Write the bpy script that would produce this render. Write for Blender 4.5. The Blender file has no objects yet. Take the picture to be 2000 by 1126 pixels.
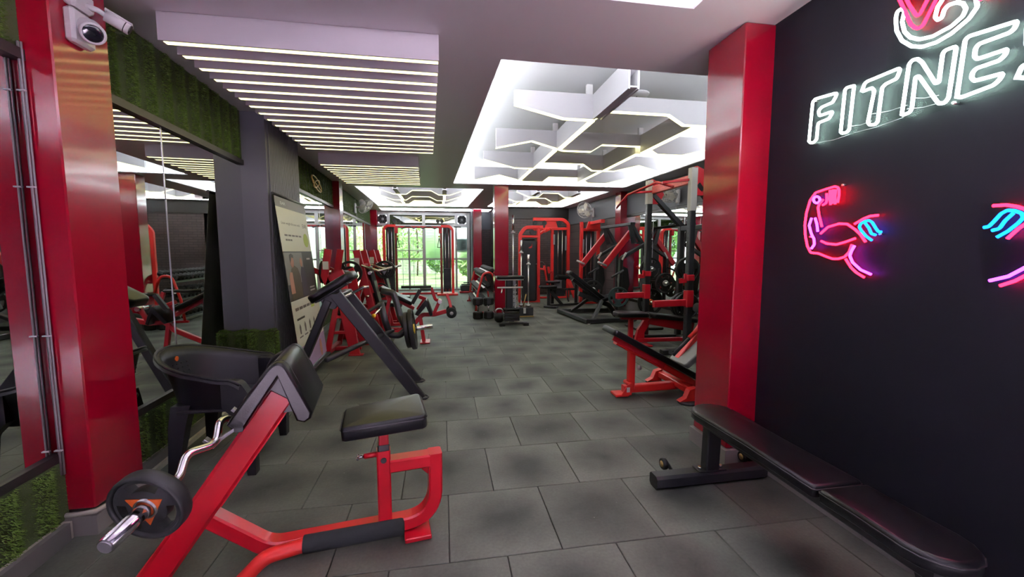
import bpy, bmesh, math, random
from mathutils import Vector, Matrix, Euler
from mathutils.geometry import tessellate_polygon
random.seed(7)
scene = bpy.context.scene
COL = scene.collection
V = Vector
PI = math.pi

# ------------------------------------------------------------------ camera
cam_d = bpy.data.cameras.new('camera')
cam_d.sensor_width = 36.0
cam_d.lens = 806.5 / 2000 * 36.0
cam_d.clip_start = 0.02
cam_d.clip_end = 200
cam = bpy.data.objects.new('camera', cam_d)
cam.location = (0, 0, 1.325)
cam.rotation_euler = (PI / 2 - 0.0899, 0, -0.1657)
COL.objects.link(cam)
scene.camera = cam

# ------------------------------------------------------------------ world, light levels, exposure
SKY = 2.2           # daylight outside the window wall
COVE = 26.0         # cove strips hidden on the ceiling lips
COVE_ENTRY = 40.0   # pinkish cove over the entrance (camera side)
FIN_LED = 2.4       # strips under the suspended lattice boards
SLAT_LED = 1.8      # strips under the ceiling slats
NEON = 34.0
LOBBY_W = 72.0      # unseen lamps added over the pale bounce floor, for the mauve ceiling light
world = bpy.data.worlds.new('world')
scene.world = world
world.use_nodes = True
wn = world.node_tree.nodes
wl = world.node_tree.links
wn.clear()
w_out = wn.new('ShaderNodeOutputWorld')
w_bg = wn.new('ShaderNodeBackground')
w_bg.inputs['Color'].default_value = (0.86, 0.94, 1.0, 1)
w_bg.inputs['Strength'].default_value = SKY
wl.new(w_bg.outputs[0], w_out.inputs[0])
sun_d = bpy.data.lights.new('sun', 'SUN')
sun_d.energy = 3.0
sun_d.angle = 0.02
sun_d.color = (1.0, 0.96, 0.86)
sun = bpy.data.objects.new('sun', sun_d)
sun.rotation_euler = (math.radians(32), math.radians(-10), 0)   # from behind the building, onto the garden
COL.objects.link(sun)
vs = scene.view_settings
vs.view_transform = 'Standard'
vs.look = 'None'
vs.gamma = 1.0
vs.use_curve_mapping = False
vs.exposure = 1.25
scene.cycles.max_bounces = 5
scene.cycles.diffuse_bounces = 3
scene.cycles.glossy_bounces = 4
scene.cycles.transmission_bounces = 3
scene.cycles.sample_clamp_indirect = 6.0
scene.cycles.caustics_reflective = False
scene.cycles.caustics_refractive = False

# ------------------------------------------------------------------ materials
MATS = {}
def mat(name, col, rough=0.5, metal=0.0, spec=0.5, coat=0.0, emit=None, es=0.0, bump=None, var=None, sheen=0.0):
    """plain principled material; bump=(scale, strength), var=(scale, amount) noise on the colour"""
    m = bpy.data.materials.new(name)
    m.use_nodes = True
    nt = m.node_tree
    b = nt.nodes['Principled BSDF']
    b.inputs['Base Color'].default_value = (*col, 1)
    b.inputs['Roughness'].default_value = rough
    b.inputs['Metallic'].default_value = metal
    b.inputs['Specular IOR Level'].default_value = spec
    b.inputs['Coat Weight'].default_value = coat
    b.inputs['Coat Roughness'].default_value = 0.08
    if sheen:
        b.inputs['Sheen Weight'].default_value = sheen
    if emit:
        b.inputs['Emission Color'].default_value = (*emit, 1)
        b.inputs['Emission Strength'].default_value = es
    tc = None
    if bump or var:
        tc = nt.nodes.new('ShaderNodeTexCoord')
    if bump:
        n = nt.nodes.new('ShaderNodeTexNoise')
        n.inputs['Scale'].default_value = bump[0]
        n.inputs['Detail'].default_value = 3
        bp = nt.nodes.new('ShaderNodeBump')
        bp.inputs['Strength'].default_value = bump[1]
        bp.inputs['Distance'].default_value = 0.01
        nt.links.new(tc.outputs['Object'], n.inputs['Vector'])
        nt.links.new(n.outputs['Fac'], bp.inputs['Height'])
        nt.links.new(bp.outputs[0], b.inputs['Normal'])
    if var:
        n = nt.nodes.new('ShaderNodeTexNoise')
        n.inputs['Scale'].default_value = var[0]
        n.inputs['Detail'].default_value = 4
        mx = nt.nodes.new('ShaderNodeMix')
        mx.data_type = 'RGBA'
        a = [max(0, c * (1 - var[1])) for c in col]
        d = [min(1, c * (1 + var[1])) for c in col]
        mx.inputs[6].default_value = (*a, 1)
        mx.inputs[7].default_value = (*d, 1)
        nt.links.new(tc.outputs['Object'], n.inputs['Vector'])
        nt.links.new(n.outputs['Fac'], mx.inputs[0])
        nt.links.new(mx.outputs[2], b.inputs['Base Color'])
    MATS[name] = m
    return m

def emat(name, col, strength):
    m = bpy.data.materials.new(name)
    m.use_nodes = True
    nt = m.node_tree
    nt.nodes.clear()
    o = nt.nodes.new('ShaderNodeOutputMaterial')
    e = nt.nodes.new('ShaderNodeEmission')
    e.inputs[0].default_value = (*col, 1)
    e.inputs[1].default_value = strength
    nt.links.new(e.outputs[0], o.inputs[0])
    MATS[name] = m
    return m

mat('red_paint', (0.64, 0.006, 0.022), 0.32, coat=0.25)
mat('machine_red', (0.44, 0.005, 0.014), 0.38, coat=0.15)
mat('machine_orange_red', (0.70, 0.022, 0.018), 0.38, coat=0.15)
mat('pillar_red', (0.27, 0.0012, 0.014), 0.16, spec=0.6, coat=0.5, bump=(7.0, 0.12))
mat('black_steel', (0.012, 0.012, 0.014), 0.42, coat=0.1)
mat('charcoal_steel', (0.018, 0.018, 0.021), 0.40, spec=0.4)
mat('vinyl', (0.0045, 0.0045, 0.0055), 0.30, spec=0.30, bump=(260.0, 0.05))
mat('vinyl_seam', (0.006, 0.006, 0.007), 0.5)
mat('rubber', (0.010, 0.0105, 0.011), 0.5, spec=0.35, bump=(90.0, 0.05))
mat('foam', (0.014, 0.016, 0.016), 0.85, spec=0.2, bump=(150.0, 0.08))
mat('plate_green', (0.018, 0.045, 0.045), 0.45)
mat('plastic_black', (0.018, 0.018, 0.020), 0.42)
mat('plastic_chair', (0.009, 0.009, 0.011), 0.38, spec=0.3)
mat('chrome', (0.75, 0.75, 0.76), 0.14, metal=1.0)
mat('steel', (0.55, 0.55, 0.56), 0.28, metal=1.0)
mat('dull_silver', (0.42, 0.42, 0.44), 0.4, metal=0.7)
mat('orange', (0.75, 0.13, 0.02), 0.45)
mat('yellow', (0.80, 0.55, 0.03), 0.4)
mat('white_plastic', (0.78, 0.76, 0.78), 0.35)
mat('cream_plastic', (0.72, 0.70, 0.62), 0.4)
mat('glass_black', (0.006, 0.006, 0.01), 0.05, spec=0.8)
mat('white_paint', (0.78, 0.76, 0.76), 0.55)
mat('ceiling_white', (0.82, 0.79, 0.83), 0.38, spec=0.4)
mat('coffer_white', (0.86, 0.87, 0.89), 0.6)
mat('fin_white', (0.66, 0.64, 0.67), 0.5)
mat('slat_white', (0.72, 0.68, 0.73), 0.5)
mat('grey_paint', (0.105, 0.108, 0.125), 0.5, spec=0.35)
mat('grey_panel', (0.125, 0.126, 0.145), 0.33, spec=0.45)
mat('black_wall', (0.0048, 0.0047, 0.0078), 0.5, spec=0.22, var=(1.3, 0.12))
mat('skirting_tile', (0.26, 0.24, 0.225), 0.4, var=(3.0, 0.1))
mat('skirting_dark', (0.13, 0.125, 0.12), 0.4, var=(3.0, 0.1))
mat('grout', (0.48, 0.46, 0.38), 0.7)
mat('frame_dark', (0.018, 0.014, 0.014), 0.4)
mat('turf_backing', (0.035, 0.055, 0.014), 0.9)
mat('brass', (0.5, 0.33, 0.12), 0.35, metal=0.8)
mat('alu', (0.50, 0.50, 0.50), 0.4, metal=0.3)
mat('paper_white', (0.78, 0.78, 0.76), 0.5)
mat('pink_label', (0.75, 0.45, 0.55), 0.5)
mat('wire_grey', (0.30, 0.28, 0.29), 0.45)
mat('chalk', (0.55, 0.54, 0.52), 0.7)

def mirror_mat():
    m = mat('mirror', (0.80, 0.83, 0.82), 0.012, metal=1.0)
    return m
mirror_mat()

def glass_mat():
    m = bpy.data.materials.new('window_glass')
    m.use_nodes = True
    nt = m.node_tree
    nt.nodes.clear()
    o = nt.nodes.new('ShaderNodeOutputMaterial')
    t = nt.nodes.new('ShaderNodeBsdfTransparent')
    t.inputs[0].default_value = (0.80, 0.90, 0.86, 1)
    g = nt.nodes.new('ShaderNodeBsdfGlossy')
    g.inputs['Roughness'].default_value = 0.03
    mx = nt.nodes.new('ShaderNodeMixShader')
    mx.inputs[0].default_value = 0.12
    nt.links.new(t.outputs[0], mx.inputs[1])
    nt.links.new(g.outputs[0], mx.inputs[2])
    nt.links.new(mx.outputs[0], o.inputs[0])
    MATS['window_glass'] = m
glass_mat()

def tinted_mat():
    m = bpy.data.materials.new('tinted_glass')
    m.use_nodes = True
    nt = m.node_tree
    nt.nodes.clear()
    o = nt.nodes.new('ShaderNodeOutputMaterial')
    t = nt.nodes.new('ShaderNodeBsdfTransparent')
    t.inputs[0].default_value = (0.10, 0.11, 0.08, 1)
    g = nt.nodes.new('ShaderNodeBsdfGlossy')
    g.inputs['Roughness'].default_value = 0.02
    mx = nt.nodes.new('ShaderNodeMixShader')
    mx.inputs[0].default_value = 0.25
    nt.links.new(t.outputs[0], mx.inputs[1])
    nt.links.new(g.outputs[0], mx.inputs[2])
    nt.links.new(mx.outputs[0], o.inputs[0])
    MATS['tinted_glass'] = m
tinted_mat()

def frosted_mat():
    m = mat('frosted_glass', (0.66, 0.85, 0.82), 0.35)
    b = m.node_tree.nodes['Principled BSDF']
    b.inputs['Transmission Weight'].default_value = 0.85
    b.inputs['IOR'].default_value = 1.1
frosted_mat()

def clear_mat():
    m = bpy.data.materials.new('acrylic')
    m.use_nodes = True
    nt = m.node_tree
    nt.nodes.clear()
    o = nt.nodes.new('ShaderNodeOutputMaterial')
    t = nt.nodes.new('ShaderNodeBsdfTransparent')
    t.inputs[0].default_value = (0.93, 0.95, 0.94, 1)
    g = nt.nodes.new('ShaderNodeBsdfGlossy')
    g.inputs['Roughness'].default_value = 0.35
    mx = nt.nodes.new('ShaderNodeMixShader')
    mx.inputs[0].default_value = 0.006
    nt.links.new(t.outputs[0], mx.inputs[1])
    nt.links.new(g.outputs[0], mx.inputs[2])
    nt.links.new(mx.outputs[0], o.inputs[0])
    MATS['acrylic'] = m
clear_mat()

def tile_mat():
    """worn rubber gym tile: lighter dusty rim, darker middle blotch, fleck and fine grain"""
    m = bpy.data.materials.new('rubber_tile')
    m.use_nodes = True
    nt = m.node_tree
    N = nt.nodes
    L = nt.links
    b = N['Principled BSDF']
    tc = N.new('ShaderNodeTexCoord')
    oi = N.new('ShaderNodeObjectInfo')
    sep = N.new('ShaderNodeSeparateXYZ')
    L.new(tc.outputs['Object'], sep.inputs[0])
    geo = N.new('ShaderNodeNewGeometry')
    # large blotches in world space
    n1 = N.new('ShaderNodeTexNoise')
    n1.inputs['Scale'].default_value = 3.3
    n1.inputs['Detail'].default_value = 3
    L.new(geo.outputs['Position'], n1.inputs['Vector'])
    # distance from the tile middle, distorted by the noise
    ln = N.new('ShaderNodeVectorMath')
    ln.operation = 'LENGTH'
    L.new(tc.outputs['Object'], ln.inputs[0])
    ad = N.new('ShaderNodeMath')
    ad.operation = 'MULTIPLY_ADD'
    L.new(n1.outputs['Fac'], ad.inputs[0])
    ad.inputs[1].default_value = 0.42
    L.new(ln.outputs['Value'], ad.inputs[2])
    ramp = N.new('ShaderNodeMapRange')
    ramp.inputs['From Min'].default_value = 0.22
    ramp.inputs['From Max'].default_value = 0.50
    L.new(ad.outputs[0], ramp.inputs['Value'])
    c1 = N.new('ShaderNodeMix')
    c1.data_type = 'RGBA'
    c1.inputs[6].default_value = (0.026, 0.029, 0.024, 1)
    c1.inputs[7].default_value = (0.112, 0.123, 0.099, 1)
    L.new(ramp.outputs[0], c1.inputs[0])
    # fine grain
    n2 = N.new('ShaderNodeTexNoise')
    n2.inputs['Scale'].default_value = 70
    n2.inputs['Detail'].default_value = 3
    L.new(geo.outputs['Position'], n2.inputs['Vector'])
    mr = N.new('ShaderNodeMapRange')
    mr.inputs['To Min'].default_value = 0.72
    mr.inputs['To Max'].default_value = 1.28
    L.new(n2.outputs['Fac'], mr.inputs['Value'])
    rnd = N.new('ShaderNodeMapRange')
    rnd.inputs['To Min'].default_value = 0.82
    rnd.inputs['To Max'].default_value = 1.18
    L.new(oi.outputs['Random'], rnd.inputs['Value'])
    mu = N.new('ShaderNodeMath')
    mu.operation = 'MULTIPLY'
    L.new(mr.outputs[0], mu.inputs[0])
    L.new(rnd.outputs[0], mu.inputs[1])
    vm = N.new('ShaderNodeVectorMath')
    vm.operation = 'SCALE'
    L.new(c1.outputs[2], vm.inputs[0])
    L.new(mu.outputs[0], vm.inputs['Scale'])
    # pale flecks
    vo = N.new('ShaderNodeTexVoronoi')
    vo.inputs['Scale'].default_value = 9
    L.new(geo.outputs['Position'], vo.inputs['Vector'])
    fl = N.new('ShaderNodeMath')
    fl.operation = 'LESS_THAN'
    fl.inputs[1].default_value = 0.035
    L.new(vo.outputs['Distance'], fl.inputs[0])
    fm = N.new('ShaderNodeMix')
    fm.data_type = 'RGBA'
    fm.inputs[7].default_value = (0.14, 0.14, 0.125, 1)
    L.new(vm.outputs[0], fm.inputs[6])
    L.new(fl.outputs[0], fm.inputs[0])
    L.new(fm.outputs[2], b.inputs['Base Color'])
    b.inputs['Roughness'].default_value = 0.58
    b.inputs['Specular IOR Level'].default_value = 0.4
    bp = N.new('ShaderNodeBump')
    bp.inputs['Strength'].default_value = 0.25
    bp.inputs['Distance'].default_value = 0.004
    L.new(n2.outputs['Fac'], bp.inputs['Height'])
    L.new(bp.outputs[0], b.inputs['Normal'])
    MATS['rubber_tile'] = m
tile_mat()

def brick_mat():
    m = bpy.data.materials.new('dark_brick')
    m.use_nodes = True
    nt = m.node_tree
    N = nt.nodes
    L = nt.links
    b = N['Principled BSDF']
    tc = N.new('ShaderNodeTexCoord')
    mp = N.new('ShaderNodeMapping')
    mp.inputs['Rotation'].default_value = (PI / 2, 0, 0)
    br = N.new('ShaderNodeTexBrick')
    br.inputs['Color1'].default_value = (0.066, 0.047, 0.047, 1)
    br.inputs['Color2'].default_value = (0.092, 0.066, 0.065, 1)
    br.inputs['Mortar'].default_value = (0.036, 0.026, 0.027, 1)
    br.inputs['Scale'].default_value = 1.0
    br.inputs['Brick Width'].default_value = 0.21
    br.inputs['Row Height'].default_value = 0.065
    br.inputs['Mortar Size'].default_value = 0.008
    L.new(tc.outputs['Object'], mp.inputs[0])
    L.new(mp.outputs[0], br.inputs['Vector'])
    L.new(br.outputs['Color'], b.inputs['Base Color'])
    b.inputs['Roughness'].default_value = 0.6
    bp = N.new('ShaderNodeBump')
    bp.inputs['Strength'].default_value = 0.6
    bp.invert = True
    L.new(br.outputs['Fac'], bp.inputs['Height'])
    L.new(bp.outputs[0], b.inputs['Normal'])
    MATS['dark_brick'] = m
    m2 = m.copy()
    m2.name = 'dark_brick_side'
    m2.node_tree.nodes['Mapping'].inputs['Rotation'].default_value = (PI / 2, 0, PI / 2)
    MATS['dark_brick_side'] = m2
brick_mat()

def turf_mat():
    m = bpy.data.materials.new('turf')
    m.use_nodes = True
    nt = m.node_tree
    N = nt.nodes
    L = nt.links
    b = N['Principled BSDF']
    geo = N.new('ShaderNodeNewGeometry')
    n = N.new('ShaderNodeTexNoise')
    n.inputs['Scale'].default_value = 45
    L.new(geo.outputs['Position'], n.inputs['Vector'])
    mx = N.new('ShaderNodeMix')
    mx.data_type = 'RGBA'
    mx.inputs[6].default_value = (0.055, 0.115, 0.014, 1)
    mx.inputs[7].default_value = (0.165, 0.27, 0.034, 1)
    L.new(n.outputs['Fac'], mx.inputs[0])
    L.new(mx.outputs[2], b.inputs['Base Color'])
    b.inputs['Roughness'].default_value = 0.6
    MATS['turf'] = m
turf_mat()

emat('led_cove', (0.93, 0.96, 1.0), COVE)
emat('led_entry', (0.96, 0.82, 1.0), COVE_ENTRY)
emat('led_fin', (1.0, 0.93, 0.40), FIN_LED)
emat('led_slat', (1.0, 0.90, 0.34), SLAT_LED)
emat('neon_white', (0.72, 1.0, 0.90), NEON * 0.34)
emat('neon_red', (1.0, 0.004, 0.014), NEON * 0.42)
emat('neon_purple', (0.30, 0.02, 1.0), NEON * 0.26)
emat('neon_blue', (0.003, 0.10, 1.0), NEON * 0.17)

# ------------------------------------------------------------------ mesh helpers
def frame_of(d, up=V((0, 0, 1))):
    d = d.normalized()
    if abs(d.dot(up)) > 0.999:
        up = V((0, 1, 0)) if abs(d.y) < 0.9 else V((1, 0, 0))
    x = d.cross(up).normalized()
    y = x.cross(d).normalized()
    return x, y, d

def fillet(pts, r, n=5):
    """round the inner corners of a polyline with radius r"""
    pts = [V(p) for p in pts]
    if len(pts) < 3:
        return pts
    out = [pts[0]]
    for i in range(1, len(pts) - 1):
        p, a, c = pts[i], pts[i - 1], pts[i + 1]
        u, w = (a - p), (c - p)
        lu, lw = u.length, w.length
        u, w = u / lu, w / lw
        ang = u.angle(w)
        if ang > PI - 0.02:
            out.append(p)
            continue
        t = min(r / math.tan(ang / 2), lu * 0.49, lw * 0.49)
        s, e = p + u * t, p + w * t
        for k in range(n + 1):
            f = k / n
            out.append(s * (1 - f) ** 2 + p * 2 * f * (1 - f) + e * f ** 2)
    out.append(pts[-1])
    return out

class MB:
    def __init__(s):
        s.v = []
        s.f = []
        s.sm = []
    def add(s, vs, fs, smooth=False):
        o = len(s.v)
        s.v += [tuple(x) for x in vs]
        s.f += [tuple(i + o for i in f) for f in fs]
        s.sm += [smooth] * len(fs)
        return s
    # section sweep -------------------------------------------------
    def sweep(s, pts, sec, up=V((0, 0, 1)), closed=False, caps=True, smooth=False, scales=None):
        pts = [V(p) for p in pts]
        n = len(pts)
        rings = []
        px = None
        for i, p in enumerate(pts):
            if closed:
                a, c = pts[i - 1], pts[(i + 1) % n]
            else:
                a, c = pts[max(i - 1, 0)], pts[min(i + 1, n - 1)]
            d1 = (p - a)
            d2 = (c - p)
            if d1.length < 1e-9: d1 = d2
            if d2.length < 1e-9: d2 = d1
            d1 = d1.normalized()
            d2 = d2.normalized()
            d = (d1 + d2)
            if d.length < 1e-6: d = d1
            d = d.normalized()
            x, y, _ = frame_of(d, up)
            if px is not None and x.dot(px) < 0:
                x, y = -x, -y
            px = x
            co = max(0.35, d.dot(d1))
            m = 1.0 / co
            bend = (d2 - d1)
            k = scales[i] if scales else 1.0
            ring = []
            for (sx, sy) in sec:
                o = x * sx * k + y * sy * k
                if m > 1.001 and bend.length > 1e-6:
                    bd = bend.normalized()
                    o = o + bd * o.dot(bd) * (m - 1)
                ring.append(p + o)
            rings.append(ring)
        k = len(sec)
        vs = [q for r in rings for q in r]
        fs = []
        rn = n if closed else n - 1
        for i in range(rn):
            j = (i + 1) % n
            for q in range(k):
                w = (q + 1) % k
                fs.append((i * k + q, i * k + w, j * k + w, j * k + q))
        if caps and not closed:
            fs.append(tuple(reversed(range(k))))
            fs.append(tuple((n - 1) * k + q for q in range(k)))
        return s.add(vs, fs, smooth)
    def rect(s, pts, w, h, up=V((0, 0, 1)), c=None, r=None, closed=False, n=5):
        """rectangular steel tube with chamfered edges along a polyline (w across, h along 'up'), bends filleted by r"""
        if r: pts = fillet(pts, r, n)
        c = min(w, h) * 0.12 if c is None else c
        a, b = w / 2, h / 2
        sec = [(-a + c, -b), (a - c, -b), (a, -b + c), (a, b - c), (a - c, b), (-a + c, b), (-a, b - c), (-a, -b + c)]
        return s.sweep(pts, sec, up, closed)
    def tube(s, pts, r, seg=10, up=V((0, 0, 1)), bend=None, closed=False, scales=None, n=6):
        if bend: pts = fillet(pts, bend, n)
        sec = [(math.cos(2 * PI * i / seg) * r, math.sin(2 * PI * i / seg) * r) for i in range(seg)]
        return s.sweep(pts, sec, up, closed, smooth=True, scales=scales)
    def box(s, c, size, rot=None):
        a, b, d = size[0] / 2, size[1] / 2, size[2] / 2
        vs = [V((x, y, z)) for x in (-a, a) for y in (-b, b) for z in (-d, d)]
        if rot is not None: vs = [rot @ q for q in vs]
        c = V(c)
        vs = [q + c for q in vs]
        return s.add(vs, [(0, 1, 3, 2), (4, 6, 7, 5), (0, 4, 5, 1), (2, 3, 7, 6), (0, 2, 6, 4), (1, 5, 7, 3)])
    def bb(s, lo, hi):
        return s.box([(a + b) / 2 for a, b in zip(lo, hi)], [abs(b - a) for a, b in zip(lo, hi)])
    def cbox(s, c, size, ch, rot=None):
        """box with chamfered vertical and horizontal edges"""
        a, b, d = size[0] / 2, size[1] / 2, size[2] / 2
        pts = [(-a + ch, -b), (a - ch, -b), (a, -b + ch), (a, b - ch), (a - ch, b), (-a + ch, b), (-a, b - ch), (-a, -b + ch)]
        lay = [(-d, ch), (-d + ch, 0), (d - ch, 0), (d, ch)]
        vs = []
        for z, ins in lay:
            fx, fy = (a - ins) / a, (b - ins) / b
            vs += [V((x * fx, y * fy, z)) for x, y in pts]
        if rot is not None: vs = [rot @ q for q in vs]
        c = V(c)
        vs = [q + c for q in vs]
        fs = []
        for l in range(3):
            for q in range(8):
                w = (q + 1) % 8
                fs.append((l * 8 + q, l * 8 + w, l * 8 + 8 + w, l * 8 + 8 + q))
        fs.append(tuple(reversed(range(8))))
        fs.append(tuple(24 + q for q in range(8)))
        return s.add(vs, fs)
    def cyl(s, p, q, r, seg=16, r2=None, cap=True, smooth=True):
        p, q = V(p), V(q)
        x, y, d = frame_of(q - p)
        r2 = r if r2 is None else r2
        vs = []
        for pt, rr in ((p, r), (q, r2)):
            vs += [pt + x * math.cos(2 * PI * i / seg) * rr + y * math.sin(2 * PI * i / seg) * rr for i in range(seg)]
        fs = [(i, (i + 1) % seg, seg + (i + 1) % seg, seg + i) for i in range(seg)]
        s.add(vs, fs, smooth)
        if cap:
            s.add(vs, [tuple(reversed(range(seg))), tuple(range(seg, 2 * seg))])
        return s
    def lathe(s, p, axis, prof, seg=24, smooth=True, closed=False):
        """revolve profile [(radius, height)] about axis at p"""
        p = V(p)
        x, y, d = frame_of(V(axis))
        vs = []
        for rr, hh in prof:
            vs += [p + d * hh + (x * math.cos(2 * PI * i / seg) + y * math.sin(2 * PI * i / seg)) * rr for i in range(seg)]
        fs = []
        n = len(prof)
        for l in range(n if closed else n - 1):
            m = (l + 1) % n
            for i in range(seg):
                j = (i + 1) % seg
                fs.append((l * seg + i, l * seg + j, m * seg + j, m * seg + i))
        s.add(vs, fs, smooth)
        if not closed:
            if prof[0][0] > 1e-6: s.add(vs[:seg], [tuple(reversed(range(seg)))])
            if prof[-1][0] > 1e-6: s.add(vs[-seg:], [tuple(range(seg))])
        return s
    def prism(s, outline, org, ux, uy, un, th):
        """flat plate: 2D outline in the plane (ux,uy) at org, thickness th along un (centred)"""
        org, ux, uy, un = V(org), V(ux), V(uy), V(un)
        n = len(outline)
        a = [org + ux * x + uy * y - un * th / 2 for x, y in outline]
        b = [q + un * th for q in a]
        fs = [(i, (i + 1) % n, n + (i + 1) % n, n + i) for i in range(n)]
        tri = tessellate_polygon([[V((x, y, 0)) for x, y in outline]])
        fs += [tuple(reversed(t)) for t in tri] + [tuple(i + n for i in t) for t in tri]
        return s.add(a + b, fs)
    def pad(s, outline, org, ux, uy, th, edge=0.015, crown=0.0):
        """upholstered pad: outline (convex-ish, CCW) in plane (ux,uy), thickness th along ux x uy, rounded edges"""
        org, ux, uy = V(org), V(ux).normalized(), V(uy).normalized()
        un = ux.cross(uy)
        cx = sum(x for x, y in outline) / len(outline)
        cy = sum(y for x, y in outline) / len(outline)
        n = len(outline)
        def inset(d):
            out = []
            for i in range(n):
                a, p, c = V(outline[i - 1]), V(outline[i]), V(outline[(i + 1) % n])
                e1 = (p - a).normalized()
                e2 = (c - p).normalized()
                nn = V((-(e1.y + e2.y), e1.x + e2.x))
                if nn.length < 1e-6: nn = V((-e1.y, e1.x))
                nn = nn.normalized()
                k = max(0.5, nn.dot(V((-e1.y, e1.x))))
                out.append(p + nn * d / k)
            return out
        lay = [(-th / 2, edge * 0.4), (-th / 2 + edge * 0.4, 0), (th / 2 - edge, 0)]
        for k in range(1, 5):
            a = k / 4 * PI / 2
            lay.append((th / 2 - edge + math.sin(a) * edge, edge * (1 - math.cos(a))))
        vs = []
        for z, ins in lay:
            vs += [org + ux * q.x + uy * q.y + un * z for q in inset(ins)]
        fs = []
        for l in range(len(lay) - 1):
            for q in range(n):
                w = (q + 1) % n
                fs.append((l * n + q, l * n + w, (l + 1) * n + w, (l + 1) * n + q))
        s.add(vs, fs, True)
        top = vs[-n:]
        if crown > 0:
            ctr = org + ux * cx + uy * cy + un * (th / 2 + crown)
            mid = [(t * 0.55 + ctr * 0.45) + un * crown * 0.25 for t in top]
            o = top + mid + [ctr]
            fs = [(i, (i + 1) % n, n + (i + 1) % n, n + i) for i in range(n)]
            fs += [(n + i, n + (i + 1) % n, 2 * n) for i in range(n)]
            s.add(o, fs, True)
        else:
            s.add(top, [tuple(t) for t in tessellate_polygon([[V((q - org).dot(ux) * V((1, 0, 0))) + V((0, (q - org).dot(uy), 0)) for q in top]])])
        s.add(vs[:n], [tuple(reversed(t)) for t in tessellate_polygon([[V(((q - org).dot(ux), (q - org).dot(uy), 0)) for q in vs[:n]]])])
        return s
    def sphere(s, c, r, seg=16, rings=8, sc=(1, 1, 1)):
        c = V(c)
        vs = []
        for i in range(rings + 1):
            a = PI * i / rings
            for j in range(seg):
                b = 2 * PI * j / seg
                vs.append(c + V((math.sin(a) * math.cos(b) * r * sc[0], math.sin(a) * math.sin(b) * r * sc[1], math.cos(a) * r * sc[2])))
        fs = []
        for i in range(rings):
            for j in range(seg):
                k = (j + 1) % seg
                fs.append((i * seg + j, (i + 1) * seg + j, (i + 1) * seg + k, i * seg + k))
        return s.add(vs, fs, True)
    def mesh(s, name, fix=True):
        me = bpy.data.meshes.new(name)
        me.from_pydata(s.v, [], s.f)
        me.polygons.foreach_set('use_smooth', s.sm)
        if fix:
            bm = bmesh.new()
            bm.from_mesh(me)
            bmesh.ops.remove_doubles(bm, verts=bm.verts, dist=1e-6)
            bmesh.ops.recalc_face_normals(bm, faces=bm.faces)
            bm.to_mesh(me)
            bm.free()
        me.update()
        return me

def rr(w, h, r, n=5, cx=0, cy=0):
    """rounded rectangle outline, CCW"""
    out = []
    for (sx, sy, a0) in ((1, -1, -PI / 2), (1, 1, 0), (-1, 1, PI / 2), (-1, -1, PI)):
        for k in range(n + 1):
            a = a0 + PI / 2 * k / n
            out.append((cx + sx * (w / 2 - r) + math.cos(a) * r, cy + sy * (h / 2 - r) + math.sin(a) * r))
    return out

def link(o, parent=None):
    COL.objects.link(o)
    if parent is not None: o.parent = parent
    return o

def obj(name, mb, m, parent=None, fix=True):
    me = mb.mesh(name, fix) if isinstance(mb, MB) else mb
    if m is not None and len(me.materials) == 0: me.materials.append(MATS[m] if isinstance(m, str) else m)
    return link(bpy.data.objects.new(name, me), parent)

def tag(o, label, cat, group=None, kind=None):
    if label: o['label'] = label
    if cat: o['category'] = cat
    if group: o['group'] = group
    if kind: o['kind'] = kind
    return o

def thing(name, label, cat, loc=(0, 0, 0), rz=0.0, group=None):
    o = bpy.data.objects.new(name, None)
    o.empty_display_size = 0.1
    o.location = loc
    o.rotation_euler = (0, 0, rz)
    COL.objects.link(o)
    return tag(o, label, cat, group)

def struct(name, mb, m, parent=None, label=None, fix=True):
    o = obj(name, mb, m, parent, fix)
    if parent is None: o['kind'] = 'structure'
    if label: o['label'] = label
    return o

def dup(root, loc=None, rz=None, label=None, group=None):
    r = root.copy()
    COL.objects.link(r)
    if loc is not None: r.location = loc
    if rz is not None: r.rotation_euler = (0, 0, rz)
    if label: r['label'] = label
    if group: r['group'] = group
    for ch in list(root.children):
        c = ch.copy()
        COL.objects.link(c)
        c.parent = r
        for g in list(ch.children):
            d = g.copy()
            COL.objects.link(d)
            d.parent = c
    return r

# ================================================================== THE SETTING
ZC = 2.62
def LX(y):            # left wall line (runs out slightly with depth)
    return -1.78 - 0.042 * (y - 2.5)
LU = V((-0.042, 1, 0)).normalized()
LN = V((1, 0.042, 0)).normalized()
def LW(y, d=0.0, z=0.0):
    """point on the left wall at depth y, d metres into the room"""
    return V((LX(y), y, z)) + LN * d
def RX(y):            # far right wall line
    return 4.03 - 0.05 * (y - 8.5)
RN = V((-1, -0.05, 0)).normalized()
def RW(y, d=0.0, z=0.0):
    return V((RX(y), y, z)) + RN * d

def wallbox(fn, y0, y1, z0, z1, d0, d1):
    mb = MB()
    vs = [fn(y, d, z) for y in (y0, y1) for d in (d0, d1) for z in (z0, z1)]
    mb.add(vs, [(0, 1, 3, 2), (4, 6, 7, 5), (0, 4, 5, 1), (2, 3, 7, 6), (0, 2, 6, 4), (1, 5, 7, 3)])
    return mb

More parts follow.
